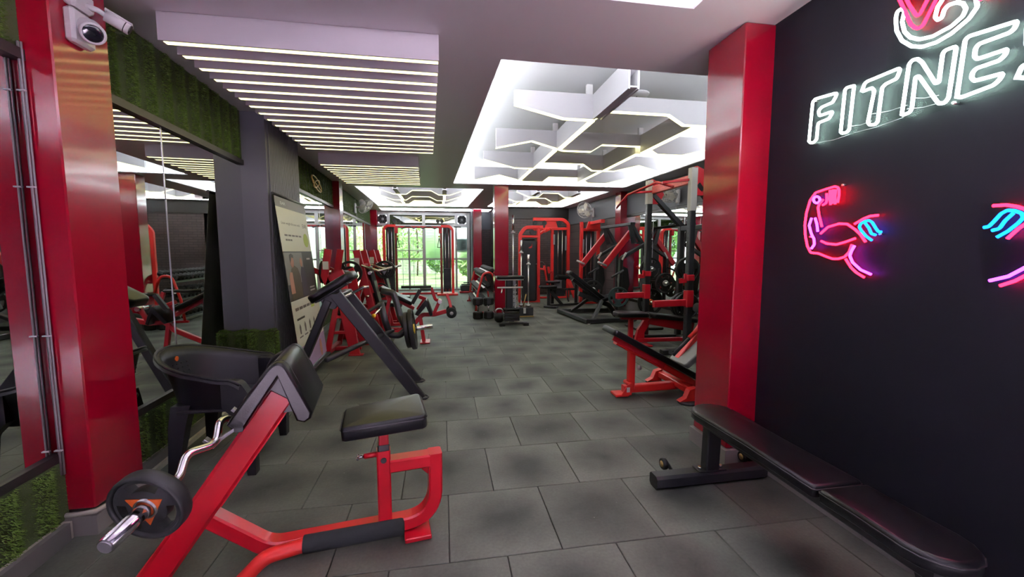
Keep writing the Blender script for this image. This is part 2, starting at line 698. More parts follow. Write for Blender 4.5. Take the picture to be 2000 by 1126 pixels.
# ---- floor: base slab, rubber tiles in half bond
floor = struct('floor', MB().bb((-4, -3.2, -0.12), (6, 15.5, -0.012)), 'frame_dark', label='dark rubber tiled gym floor')
TS = 0.5
X0, Y0 = 0.0103, 1.675
tile_me = MB().cbox((0, 0, -0.006), (TS - 0.0045, TS - 0.0045, 0.012), 0.0022).mesh('tile')
tile_me.materials.append(MATS['rubber_tile'])
far_tiles = MB()
for row in range(-9, 28):
    y = Y0 + (row + 0.5) * TS
    off = 0.5 if row % 2 else 0.0
    for k in range(-9, 10):
        x = X0 + (k + off + 0.5) * TS
        if y > 14.4 or x < LX(y) - 0.2 or x > RX(y) + 0.25: continue
        if y < 2.2 and x > 2.2: continue
        if y < -0.4: continue
        if y < 9.4:
            if y < 0.4 and abs(x) > 1.6: continue
            t = bpy.data.objects.new('tile', tile_me)
            t.location = (x, y, 0)
            link(t, floor)
        else:
            far_tiles.cbox((x, y, -0.006), (TS - 0.004, TS - 0.004, 0.012), 0.002)
struct('floor_bounce', MB().bb((-4, -3.2, -0.012), (2.0, -0.33, -0.001)), mat('bounce_tile', (0.78, 0.76, 0.76), 0.3), label='unseen pale floor added behind the viewer to bounce light')  # unseen pale floor, added to bounce light up onto ceiling and slats
ft = obj('far_tile', far_tiles, 'rubber_tile', floor)
ft['kind'] = 'stuff'

# ---- ceiling with light coffers
HOLES = {
    'entry': [(-1.05, -0.9), (1.35, -0.9), (1.35, 2.15), (-1.05, 2.15)],
    'main': [(0.41, 2.90), (3.72, 2.92), (3.68, 8.12), (0.22, 8.16)],
    'left': [(-1.72, 8.79), (0.87, 8.77), (0.74, 12.36), (-1.80, 12.50)],
    'right': [(1.42, 8.80), (3.62, 8.70), (3.52, 12.05), (1.30, 12.20)],
    'strip': [(-1.86, 12.95), (1.52, 12.90), (1.52, 13.80), (-1.90, 13.85)],
}
outer = [(-4, -3.2), (6, -3.2), (6, 15.0), (-4, 15.0)]
polys = [[V((x, y, 0)) for x, y in outer]] + [[V((x, y, 0)) for x, y in h] for h in HOLES.values()]
flat = [p for pl in polys for p in pl]
cm = MB()
tris = tessellate_polygon(polys)
cm.add([V((p.x, p.y, ZC)) for p in flat], tris)
for pl in polys[1:]:
    n = len(pl)
    cm.add([V((p.x, p.y, ZC)) for p in pl] + [V((p.x, p.y, ZC + 0.018)) for p in pl], [(i, (i + 1) % n, n + (i + 1) % n, n + i) for i in range(n)])
ceiling = struct('ceiling', cm, 'ceiling_white', label='off-white dropped ceiling with recessed light coffers')

def offset_poly(pl, d):
    n = len(pl)
    out = []
    for i in range(n):
        a, p, c = V(pl[i - 1]), V(pl[i]), V(pl[(i + 1) % n])
        e1 = (p - a).normalized()
        e2 = (c - p).normalized()
        n1, n2 = V((e1.y, -e1.x)), V((e2.y, -e2.x))
        nn = (n1 + n2).normalized()
        out.append(p + nn * d / max(0.3, nn.dot(n1)))
    return out
COFFER_TOP = {'entry': 0.26, 'main': 0.34, 'left': 0.30, 'right': 0.30, 'strip': 0.2}
for key, h in HOLES.items():
    d = 0.16 if key != 'strip' else 0.05
    oo = offset_poly(h, d)
    z0, z1 = ZC + 0.018, ZC + COFFER_TOP[key]
    mb = MB()
    n = 4
    vs = [V((x, y, z0)) for x, y in h] + [V((p.x, p.y, z0)) for p in oo] + [V((p.x, p.y, z1)) for p in oo]
    fs = [(i, (i + 1) % n, n + (i + 1) % n, n + i) for i in range(n)]
    fs += [(n + i, n + (i + 1) % n, 2 * n + (i + 1) % n, 2 * n + i) for i in range(n)]
    fs += [(2 * n, 2 * n + 1, 2 * n + 2, 2 * n + 3)]
    mb.add(vs, fs)
    obj('light_coffer', mb, 'coffer_white', ceiling)
    ll = offset_poly(h, d * 0.55)
    m = 'led_entry' if key == 'entry' else 'led_cove'
    for i in range(n):
        a, b = ll[i], ll[(i + 1) % n]
        dv = (b - a).normalized() * 0.12
        a, b = a + dv, b - dv
        obj('led_strip', MB().rect([(a.x, a.y, z0 + 0.012), (b.x, b.y, z0 + 0.012)], 0.022, 0.014), m, ceiling)

def downlight(x, y):  # unseen lamps, added because the mauve ceiling implies light from here
    t = thing('unseen_downlight', None, 'ceiling light', (x, y, ZC - 0.004), 0, 'added downlights behind the viewer')
    obj('trim_ring', MB().lathe((0, 0, 0), (0, 0, -1), [(0.075, 0.0), (0.095, 0.0), (0.09, 0.008), (0.076, 0.004)], 24, closed=True), 'white_plastic', t)
    obj('diffuser', MB().cyl((0, 0, 0.0), (0, 0, 0.003), 0.075, 24), mat('lamp_face', (0.9, 0.85, 0.9), 0.5, emit=(0.96, 0.85, 1.0), es=2.0) if 'lamp_face' not in MATS else 'lamp_face', t)
    ld = bpy.data.lights.new('downlight_lamp', 'AREA')
    ld.shape = 'DISK'
    ld.size = 0.14
    ld.energy = LOBBY_W
    ld.spread = math.radians(75)
    ld.color = (0.95, 0.78, 1.0)
    lo = bpy.data.objects.new('downlight_lamp', ld)
    lo.location = (0, 0, -0.012)
    link(lo, t)
    t['label'] = 'round recessed ceiling lamp, unseen and added over the pale bounce floor'
for y in (-1.45, -2.5):
    for x in (-1.1, 0.15, 1.4):
        downlight(x, y)

# ---- upper slab so that no sky leaks in above the coffers
struct('trim_0', MB().bb((-4, -3.2, ZC + 0.5), (6, 15.0, ZC + 0.6)), 'coffer_white', label='concrete slab above the dropped ceiling')

# ---- suspended light boards in the coffers: upright boards with a zigzag lower edge, a light strip along that edge
BT = 2.86
def lattice(label, rows, links, hangers, stubs=()):
    ax = sum(r[0] for r in links) / len(links)
    ay = sum(r[0] for r in rows) / len(rows)
    o = V((ax, ay, ZC))
    t = thing('suspended_ceiling_light', label, 'ceiling light', o, 0, 'suspended light lattices')
    for y, prof in rows:
        out = [(x - ax, z - ZC) for x, z in prof] + [(prof[-1][0] - ax, BT - ZC), (prof[0][0] - ax, BT - ZC)]
        bd = obj('light_board', MB().prism(out, (0, y - ay, 0), (1, 0, 0), (0, 0, 1), (0, 1, 0), 0.055), 'fin_white', t)
        edge = [(prof[0][0] - ax - 0.004, y - ay, BT - ZC - 0.03)] if prof[0][1] > 2.7 else []
        pts = [(x - ax, y - ay, z - ZC - 0.004) for x, z in prof]
        obj('led_strip', MB().rect(pts, 0.008, 0.050, up=V((0, 1, 0)), c=0.001), 'led_fin', bd)
    for x, y0, y1 in links:
        bd = obj('link_board', MB().bb((x - ax - 0.032, y0 - ay + 0.028, 0.008), (x - ax + 0.032, y1 - ay - 0.028, 0.235)), 'fin_white', t)
        obj('led_strip', MB().bb((x - ax - 0.029, y0 - ay + 0.03, 0.0), (x - ax + 0.029, y1 - ay - 0.03, 0.0078)), 'led_fin', bd)
    for x, y0, y1 in stubs:
        for dx in (-0.04, 0.04):
            obj('stub_board', MB().bb((x - ax + dx - 0.008, y0 - ay, 0.0), (x - ax + dx + 0.008, y1 - ay - 0.028, 0.24)), 'fin_white', t)
        obj('stub_web', MB().bb((x - ax - 0.032, y0 - ay, 0.15), (x - ax + 0.032, y1 - ay - 0.028, 0.165)), 'fin_white', t)
        obj('stub_web', MB().bb((x - ax - 0.032, y0 - ay, 0.012), (x - ax + 0.032, y1 - ay - 0.028, 0.024)), 'print_shadow' if 'print_shadow' in MATS else 'fin_white', t)
    for x, y in hangers:
        obj('hanger', MB().bb((x - ax - 0.03, y - ay - 0.02, BT - ZC), (x - ax + 0.03, y - ay + 0.02, 0.335)), 'white_paint', t)
    return t
LO, HI = 2.622, 2.715
lattice('large white lattice of lit zigzag boards hanging in the big ceiling coffer', [
    (4.05, [(0.70, 2.73), (1.19, LO), (1.50, LO), (1.64, HI), (2.30, HI), (2.47, LO), (2.78, LO), (3.22, 2.73)]),
    (5.30, [(0.68, LO), (1.14, 2.725), (1.55, LO), (1.93, LO), (2.08, HI), (2.70, HI), (2.86, LO), (3.22, LO), (3.60, HI)]),
    (6.50, [(0.64, 2.735), (1.13, LO), (1.45, LO), (1.59, HI), (2.24, HI), (2.39, LO), (2.76, LO), (3.19, 2.725), (3.61, LO)]),
    (7.70, [(0.59, LO), (1.05, 2.725), (1.50, LO), (1.86, LO), (1.98, HI), (2.61, HI), (2.75, LO), (3.10, LO), (3.52, 2.72)]),
], [(1.495, 4.05, 5.30), (1.455, 5.30, 6.50), (1.42, 6.50, 7.70), (2.64, 4.05, 5.30), (2.60, 5.30, 6.50), (2.57, 6.50, 7.70)],
    [(1.45, 4.05), (1.45, 5.3), (2.62, 5.3), (1.42, 6.5), (2.6, 6.5), (2.95, 4.05), (1.43, 7.7), (2.57, 7.7)], [(1.53, 3.23, 4.05)])
def hexprof(x0, w, flip=False):
    us = [(0.0, HI + 0.015), (0.165, LO), (0.31, LO), (0.38, HI), (0.60, HI), (0.69, LO), (0.82, LO), (1.0, HI + 0.03)]
    return [(x0 + u * w, z) for u, z in us]
lattice('white lattice of lit zigzag boards hanging before the window wall',
        [(9.85, hexprof(-1.40, 1.93)), (10.95, hexprof(-1.52, 2.02)), (11.80, hexprof(-1.50, 1.96))],
        [(-0.97, 9.85, 10.95), (-1.02, 10.95, 11.80), (0.06, 9.85, 10.95), (0.04, 10.95, 11.80)],
        [(-0.97, 9.85), (0.06, 9.85), (-1.0, 10.95), (0.05, 10.95)], [(-0.97, 9.1, 9.85), (0.06, 9.1, 9.85)])
lattice('white lattice of lit zigzag boards hanging before the brick wall',
        [(9.80, hexprof(1.75, 1.70)), (10.75, hexprof(1.55, 1.90)), (11.55, hexprof(1.50, 1.85))],
        [(2.12, 9.80, 10.75), (1.98, 10.75, 11.55), (3.06, 9.80, 10.75), (2.98, 10.75, 11.55)],
        [(2.12, 9.80), (3.06, 9.80), (2.0, 10.75), (3.0, 10.75)], [(2.12, 9.1, 9.80), (3.06, 9.1, 9.80)])

# ---- ceiling slats with light strips under them
def slats(label, xl, xr, y0, n, step, skew):
    t = thing('slatted_ceiling_light', label, 'ceiling light', (xl, y0, ZC), 0, 'slatted ceiling lights')
    w = xr - xl
    for i in range(n):
        y = i * step
        s = obj('slat', MB().bb((0, y - 0.03, -0.152), (w + skew * y, y + 0.03, -0.001)), 'slat_white', t)
        obj('led_strip', MB().bb((0.02, y - 0.018, -0.1532), (w + skew * y - 0.005, y + 0.018, -0.1515)), 'led_slat', s)
    return t
slats('long row of mauve-white ceiling slats with light strips near the green band', -1.51, -0.005, 2.67, 15, 0.17, -0.036)
slats('shorter row of ceiling slats with light strips deeper in the hall', -1.60, -0.31, 5.95, 10, 0.165, -0.036)

# ---- left wall
struct('wall_left', wallbox(LW, -3.2, 14.6, -0.05, ZC + 0.5, -0.25, -0.03), 'grey_paint', label='grey left wall behind the mirrors')
def turf_patch(mb, org, u, w, n, lu, lw, dens, hb=0.016):
    cnt = int(lu * lw * dens)
    for _ in range(cnt):
        a, b = random.random() * lu, random.random() * lw
        wav = 0.012 * math.sin(a * 37)
        p = org + u * a + w * b + n * wav
        dirv = (n * 1.0 + u * random.uniform(-0.7, 0.7) + w * random.uniform(-0.9, 0.3)).normalized()
        ang = random.random() * PI
        side = (u * math.cos(ang) + w * math.sin(ang)) * 0.0022
        h = hb * random.uniform(0.6, 1.3)
        i = len(mb.v)
        mb.v += [tuple(p - side), tuple(p + side), tuple(p + dirv * h)]
        mb.f.append((i, i + 1, i + 2))
        mb.sm.append(False)
Z_UP = V((0, 0, 1))
def turf_band(name, y0, y1, z0, z1, d, dens, label, fn=LW, u=LU, nrm=LN):
    t = struct(name, wallbox(fn, y0, y1, z0, z1, -0.03, d), 'turf_backing', label=label)
    g = MB()
    turf_patch(g, fn(y0, d, z0), u, Z_UP, nrm, (y1 - y0), z1 - z0, dens)
    o = obj('grass_blades', g, 'turf', t, fix=False)
    o['kind'] = 'stuff'
    return t
FR0, FR1 = 2.13, 2.18
turf_band('trim_1', 0.3, 2.15, FR1, ZC, 0.014, 20000, 'artificial grass band above the nearest mirror')
turf_band('trim_2', 2.47, 4.32, FR1, ZC, 0.014, 30000, 'artificial grass band above the mirror beside the grey pilaster')
turf_band('trim_3', 5.32, 8.24, FR1, ZC, 0.014, 10000, 'artificial grass band above the mirror behind the banner')
turf_band('trim_4', 8.50, 13.65, FR1, ZC, 0.014, 4000, 'artificial grass band above the mirror nearest the window')
turf_band('trim_5', 0.3, 2.15, 0.085, 0.36, 0.02, 26000, 'artificial grass strip below the nearest mirror')
turf_band('trim_6', 2.47, 4.32, 0.085, 0.36, 0.02, 20000, 'artificial grass strip below the mirror behind the chair')
turf_band('trim_7', 5.32, 8.24, 0.085, 0.36, 0.02, 3000, 'artificial grass strip below the mirror behind the banner')

def wall_mirror(label, fn, y0, y1, z0, z1, joints, u):
    t = thing('wall_mirror', label, 'mirror', fn((y0 + y1) / 2, 0, z0 - 0.04), 0, None)
    o = V(t.location)
    def part(name, mb, m):
        mb.v = [tuple(V(q) - o) for q in mb.v]
        return obj(name, mb, m, t)
    ys = [y0] + list(joints) + [y1]
    for a, b in zip(ys[:-1], ys[1:]):
        part('mirror_panel', wallbox(fn, a + 0.0015, b - 0.0015, z0, z1, -0.02, 0.0), 'mirror')
    for j_ in joints:
        part('joint_strip', wallbox(fn, j_ - 0.004, j_ + 0.004, z0, z1, -0.02, 0.003), 'steel')
    part('frame_bottom', wallbox(fn, y0, y1, z0 - 0.055, z0, -0.02, 0.018), 'frame_dark')
    part('frame_top', wallbox(fn, y0, y1, z1, z1 + 0.045, -0.02, 0.03), 'frame_dark')
    return t
wall_mirror('tall wall mirror left of the nearest red column', LW, 0.3, 2.15, 0.40, FR0, [], LU)
wall_mirror('tall wall mirror between red column and grey pilaster, behind the plastic chair', LW, 2.47, 4.32, 0.40, FR0, [3.12], LU)
wall_mirror('wall mirror between the banner and the second red column', LW, 5.32, 8.24, 0.40, FR0, [6.3, 7.27], LU)
wall_mirror('wall mirror between the second red column and the window', LW, 8.50, 13.65, 0.40, FR0, [9.5, 10.5, 11.5, 12.5], LU)

# skirting tiles on the left
def skirting(name, fn, y0, y1, d, label, m='skirting_dark', ln=0.6, h=0.085):
    t = struct(name, wallbox(fn, y0, y1, 0, h - 0.004, -0.03, d - 0.004), 'grout', label=label)
    y = y0
    while y < y1 - 0.02:
        e = min(y + ln, y1)
        obj('tile', wallbox(fn, y + 0.002, e - 0.002, 0.0, h, d - 0.02, d + 0.004), m, t)
        y = e
    return t
skirting('baseboard_left', LW, 0.3, 2.12, 0.055, 'grey tile skirting below the nearest mirror')
skirting('baseboard_left', LW, 2.50, 4.32, 0.05, 'grey tile skirting behind the plastic chair')
skirting('baseboard_left', LW, 5.32, 8.24, 0.05, 'grey tile skirting behind the left machines')
skirting('baseboard_left', LW, 8.5, 13.65, 0.05, 'grey tile skirting far left')
struct('trim_8', wallbox(LW, 2.50, 4.30, 0.0, 0.03, 0.05, 0.075), 'grout', label='pale mortar edge along the skirting behind the chair')

# ---- pillars
def pillar(label, lo, hi, base=0.1, m='pillar_red', top=ZC):
    t = MB().cbox(((lo[0] + hi[0]) / 2, (lo[1] + hi[1]) / 2, (base + top) / 2), (hi[0] - lo[0], hi[1] - lo[1], top - base), 0.006)
    o = struct('pillar', t, m, label=label)
    return o
pillar('glossy red column nearest on the left, carrying the cameras', (-1.90, 2.15), (-1.635, 2.47), 0.115)
k = struct('baseboard_left', MB().bb((-1.90, 2.125, 0), (-1.615, 2.50, 0.095)), 'skirting_tile', label='tile plinth of the nearest red column')
obj('mortar_bead', MB().tube([(-1.78, 2.135, 0.104), (-1.70, 2.133, 0.102), (-1.627, 2.138, 0.108), (-1.622, 2.2, 0.103), (-1.625, 2.35, 0.108), (-1.62, 2.48, 0.104)], 0.0115, 8), 'grout', k)
pillar('red column with bright side between the mirrors on the left', (LX(8.24) - 0.05, 8.24), (LX(8.3) + 0.14, 8.50))
pillar('red column beside the window on the left', (LX(13.7) - 0.05, 13.66), (LX(13.7) + 0.22, 13.95))
pillar('slim red column standing free in the middle of the hall', (1.03, 8.25), (1.31, 8.52), 0.07)
struct('baseboard_0', MB().bb((1.02, 8.24, 0), (1.32, 8.53, 0.07)), 'skirting_dark', label='plinth of the middle column')
pillar('far red column by the window corner', (0.95, 13.0), (1.215, 13.25))
pillar('broad red column where the black sign wall ends', (1.715, 2.21), (1.98, 2.55), 0.105)
k = struct('baseboard_right', MB().bb((1.70, 2.195, 0), (1.98, 2.57, 0.10)), 'skirting_tile', label='pale tile plinth of the broad red column')
pillar('red column on the right wall behind the squat rack', (RX(8.8) - 0.17, 8.62), (RX(8.8) + 0.1, 8.90))

# ---- black sign wall block on the right
struct('wall_right', MB().bb((1.905, -3.2, 0), (2.06, 2.5, ZC + 0.5)), 'black_wall', label='matt black sign wall on the right')
bt = struct('baseboard_right', MB().bb((1.895, -1.0, 0), (1.91, 2.2, 0.078)), 'grout', label='tile skirting along the black sign wall')
y = -0.9
while y < 2.15:
    obj('tile', MB().bb((1.885, y + 0.0015, 0.0), (1.905, min(y + 0.6, 2.195) - 0.0015, 0.08)), 'skirting_tile', bt)
    y += 0.6
struct('wall_partition', MB().bb((2.06, 2.3, 0), (4.6, 2.5, ZC + 0.5)), 'grey_paint', label='partition behind the sign wall')
# ---- far right wall: grey upper band, brick below, mirror toward the camera
struct('wall_right_far', wallbox(RW, 2.3, 12.9, 0, ZC + 0.5, -0.25, -0.03), 'grey_paint', label='grey wall far right')
struct('trim_9', wallbox(RW, 2.5, 12.4, 2.12, ZC, -0.03, 0.03), 'grey_paint', label='grey upper band on the right wall')
struct('trim_10', wallbox(RW, 8.9, 12.4, 0.1, 2.12, -0.03, 0.0), 'dark_brick_side', label='dark brick cladding on the right wall')
wall_mirror('wall mirror behind the squat rack on the right', RW, 2.6, 8.62, 0.30, 2.07, [3.6, 4.6, 5.6, 6.6, 7.6], LU)
struct('baseboard_right', wallbox(RW, 2.5, 12.4, 0, 0.24, -0.03, 0.012), 'skirting_dark', label='grey skirting along the far right wall')
# ---- back walls
struct('wall_back', MB().bb((1.60, 12.32, 0), (4.3, 12.5, ZC + 0.5)), 'dark_brick', label='dark brick back wall')
struct('trim_11', MB().bb((1.60, 12.30, 2.30), (4.3, 12.325, ZC)), 'frame_dark', label='plain dark band above the brick back wall')
struct('wall_back_recess', MB().bb((0.9, 13.9, 0), (1.75, 14.05, 2.35)), 'dark_brick', label='dark brick wall in the recess by the window')
struct('trim_12', MB().bb((0.9, 13.88, 2.05), (1.75, 13.905, ZC)), 'grey_paint', label='grey band above the recess brick')
struct('wall_recess_side', MB().bb((1.60, 12.32, 0), (1.72, 14.0, ZC + 0.5)), 'dark_brick_side', label='brick return of the back wall')
struct('wall_window_side', MB().bb((0.93, 13.25, 0), (1.0, 14.3, ZC + 0.3)), 'grey_paint', label='grey side wall beside the window')
# ---- wall behind the camera
struct('wall_front', MB().bb((-4, -3.3, 0), (6, -3.2, ZC + 0.5)), 'grey_paint', label='wall behind the viewer')

# ---- grey pilaster with ribbed side
pil = MB()
a0, a1 = 4.32, 5.32
pil.add([LW(y, d, z) for y in (a0, a1) for d in (-0.05, 0.222) for z in (0, ZC)],
        [(0, 1, 3, 2), (4, 6, 7, 5), (0, 4, 5, 1), (2, 3, 7, 6), (0, 2, 6, 4), (1, 5, 7, 3)])
po = struct('pilaster', pil, 'grey_panel', label='grey wall pilaster with ribbed side beside the mirror')
nr = 22
for i in range(nr):
    y = a0 + 0.06 + (a1 - a0 - 0.08) * i / (nr - 1)
    obj('rib', wallbox(LW, y - 0.014, y + 0.014, 0.0, ZC - 0.004, 0.222, 0.236), 'grey_paint', po)
tb = MB()
tb.add([LW(y, d, z) for y in (4.235, 4.325) for d in (0.0, 0.245) for z in (0, 0.555)],
       [(0, 1, 3, 2), (4, 6, 7, 5), (0, 4, 5, 1), (2, 3, 7, 6), (0, 2, 6, 4), (1, 5, 7, 3)])
tbo = struct('trim_13', tb, 'turf_backing', label='grass covered block at the foot of the grey pilaster')
g = MB()
turf_patch(g, LW(4.235, 0.0, 0), LN, Z_UP, -LU, 0.245, 0.555, 30000, 0.02)
turf_patch(g, LW(4.235, 0.245, 0), LU, Z_UP, LN, 0.09, 0.555, 30000, 0.02)
turf_patch(g, LW(4.235, 0.0, 0.555), LN, LU, Z_UP, 0.245, 0.09, 30000, 0.018)
go = obj('grass_blades', g, 'turf', tbo, fix=False)
go['kind'] = 'stuff'

# ---- window wall
WY = 14.2
win = thing('window_1', None, None, (-0.6, WY, 0))
win['kind'] = 'structure'
win['label'] = 'wide aluminium framed window wall with sliding doors'
ox = -0.6
def wp(name, lo, hi, m, parent=None):
    return obj(name, MB().bb((lo[0] - ox, lo[1] - WY, lo[2]), (hi[0] - ox, hi[1] - WY, hi[2])), m, parent or win)
xs = [-2.14, -1.76, -1.72, -0.64, -0.56, 0.44, 0.50, 0.88]
for x0_, x1_ in ((-2.16, -2.08), (-1.78, -1.70), (-0.66, -0.56), (0.42, 0.49), (0.82, 0.93)):
    wp('mullion', (x0_, WY - 0.04, 0), (x1_, WY + 0.04, 2.62), 'alu')
wp('transom', (-2.16, WY - 0.045, 2.13), (0.93, WY + 0.045, 2.20), 'alu')
wp('head_rail', (-2.16, WY - 0.045, 2.52), (0.93, WY + 0.045, 2.62), 'alu')
wp('sill', (-2.16, WY - 0.045, 0), (0.93, WY + 0.045, 0.06), 'alu')
wp('mid_rail', (-1.70, WY - 0.03, 1.04), (0.42, WY + 0.03, 1.09), 'alu')
wp('mid_rail', (0.49, WY - 0.03, 1.04), (0.82, WY + 0.03, 1.09), 'alu')
wp('mid_rail', (-1.70, WY - 0.03, 1.33), (-0.66, WY + 0.03, 1.36), 'alu')
for x in (-1.10,):
    wp('sash_bar', (x - 0.03, WY - 0.03, 0.06), (x + 0.03, WY + 0.03, 2.13), 'alu')
for (x0_, x1_) in ((-1.70, -1.13), (-1.07, -0.66), (-0.56, 0.42), (0.49, 0.82)):
    wp('pane', (x0_, WY - 0.004, 0.06), (x1_, WY + 0.004, 1.04), 'window_glass')
for (x0_, x1_, mm) in ((-1.70, -1.13, 'window_glass'), (-1.07, -0.66, 'window_glass'), (-0.56, 0.42, 'frosted_glass'), (0.49, 0.82, 'frosted_glass')):
    wp('pane', (x0_, WY - 0.004, 1.09), (x1_, WY + 0.004, 2.13), mm)
for (x0_, x1_) in ((-1.70, -0.66), (-0.56, 0.42)):
    wp('upper_pane', (x0_, WY - 0.004, 2.20), (x1_, WY + 0.004, 2.52), 'tinted_glass')
# outside shed roof seen through the upper panes and a security grille
gm = MB()
for i in range(23):
    z = 0.1 + i * 0.092
    gm.cyl((-2.1 - ox, 0.16, z), (0.9 - ox, 0.16, z), 0.004, 6)
for i in range(9):
    x = -2.05 + i * 0.36
    gm.cyl((x - ox, 0.17, 0.0), (x - ox, 0.17, 2.15), 0.007, 6)
obj('grille', gm, 'white_paint', win)
def exhaust(x):
    t = thing('exhaust_fan', None, 'fan', (x, WY - 0.05, 2.21), 0, 'exhaust fans')
    obj('fan_frame', MB().bb((-0.17, 0.0, 0.30), (0.17, 0.06, 0.34)).bb((-0.17, 0, -0.01), (0.17, 0.06, 0.03)).bb((-0.17, 0, -0.01), (-0.14, 0.06, 0.34)).bb((0.14, 0, -0.01), (0.17, 0.06, 0.34)), 'dull_silver', t)
    obj('fan_plate', MB().lathe((0, 0.04, 0.165), (0, -1, 0), [(0.16, 0), (0.15, 0.01), (0.135, 0.012), (0.13, 0.0)], 24), 'charcoal_steel', t)
    bl = MB()
    for k in range(6):
        a = k * PI / 3
        bl.prism([(0.03, -0.02), (0.125, -0.045), (0.13, 0.03), (0.03, 0.02)], (0, 0.05, 0.165), (math.cos(a), 0, math.sin(a)), (-math.sin(a), 0.35, math.cos(a)), (0, 1, 0), 0.003)
    obj('blade_set', bl, 'charcoal_steel', t)
    obj('motor_hub', MB().lathe((0, 0.05, 0.165), (0, -1, 0), [(0.045, -0.03), (0.045, 0.015), (0.03, 0.025), (0.0, 0.026)], 16), 'dull_silver', t)
    gd = MB()
    for r_ in (0.07, 0.1, 0.13):
        gd.tube([(math.cos(k / 20 * 2 * PI) * r_, 0.0, 0.165 + math.sin(k / 20 * 2 * PI) * r_) for k in range(20)], 0.002, 5, closed=True, up=V((0, 1, 0)))
    for k in range(4):
        a = k * PI / 4
        gd.cyl((math.cos(a) * -0.14, 0, 0.165 + math.sin(a) * -0.14), (math.cos(a) * 0.14, 0, 0.165 + math.sin(a) * 0.14), 0.003, 5)
    obj('guard', gd, 'dull_silver', t)
    return t
tag(exhaust(-1.93), 'square exhaust fan in the top left corner of the window', 'fan', 'exhaust fans')
tag(exhaust(0.655), 'square exhaust fan in the top right corner of the window', 'fan', 'exhaust fans')

# ---- outside: paving, hedge shrubs, boundary wall
struct('ground_outside', MB().bb((-9, 15.5, -0.2), (8, 32, -0.02)).bb((-9, 14.3, -0.2), (8, 15.5, -0.015)), mat('lawn', (0.42, 0.46, 0.24), 0.9, var=(2.0, 0.4)), label='sunlit ground outside the window')
struct('wall_boundary', MB().bb((-9, 25, -0.1), (9, 25.3, 2.2)), mat('pale_wall', (0.75, 0.72, 0.62), 0.8), label='pale boundary wall outside')
mat('leaf', (0.20, 0.36, 0.10), 0.6)
mat('leaf_pale', (0.42, 0.58, 0.22), 0.6)
mat('bark', (0.10, 0.07, 0.045), 0.9)
def shrub(x, y, h, r, m, label, n=500):
    t = thing('garden_shrub', label, 'shrub', (x, y, -0.02), 0, 'shrubs outside the window')
    obj('stem', MB().tube([(0, 0, 0), (0.05, 0, h * 0.4), (0, 0.05, h * 0.75)], 0.04, 6), 'bark', t)
    f = MB()
    for _ in range(n):
        a, c = random.random() * 2 * PI, random.uniform(-1, 1)
        q = r * random.uniform(0.5, 1) ** 0.5
        p = V((math.cos(a) * math.sqrt(1 - c * c) * q, math.sin(a) * math.sqrt(1 - c * c) * q, h * 0.62 + c * h * 0.38))
        d = V((random.uniform(-1, 1), random.uniform(-1, 1), random.uniform(-1, 1))).normalized() * 0.16
        e = d.orthogonal().normalized() * 0.06
        i = len(f.v)
        f.v += [tuple(p - d), tuple(p + e), tuple(p + d), tuple(p - e)]
        f.f.append((i, i + 1, i + 2, i + 3))
        f.sm.append(False)
    obj('foliage', f, m, t, fix=False)
    return t
shrub(-2.6, 19.5, 2.4, 0.9, 'leaf_pale', 'pale green shrub outside left of the door frame')
shrub(-0.1, 20.5, 1.5, 0.7, 'leaf', 'dark green shrub outside the right sliding pane')
shrub(1.1, 17.8, 1.4, 0.5, 'leaf_pale', 'small shrub outside beside the window edge')
shrub(-1.4, 23.5, 3.4, 1.5, 'leaf_pale', 'tall light green tree far outside the window', 900)
shrub(-5.2, 21.0, 3.2, 1.3, 'leaf', 'dark green tree far outside at the left', 900)

# ================================================================== THINGS
class T:
    """a thing whose parts are given in world coordinates (rz=0) or in its own frame (local=True)"""
    def __init__(s, name, label, cat, loc=(0, 0, 0), rz=0.0, group=None, local=False):
        s.o = thing(name, label, cat, loc, rz, group)
        s.loc = V(loc) if not local else V((0, 0, 0))
    def p(s, name, mb, m, parent=None, label=None):
        if s.loc.length > 0:
            l = s.loc
            mb.v = [(q[0] - l.x, q[1] - l.y, q[2] - l.z) for q in mb.v]
        o = obj(name, mb, m, parent or s.o)
        if label: o['label'] = label
        return o

def circle(r, n, a0=0.0):
    return [(math.cos(a0 + 2 * PI * i / n) * r, math.sin(a0 + 2 * PI * i / n) * r) for i in range(n)]

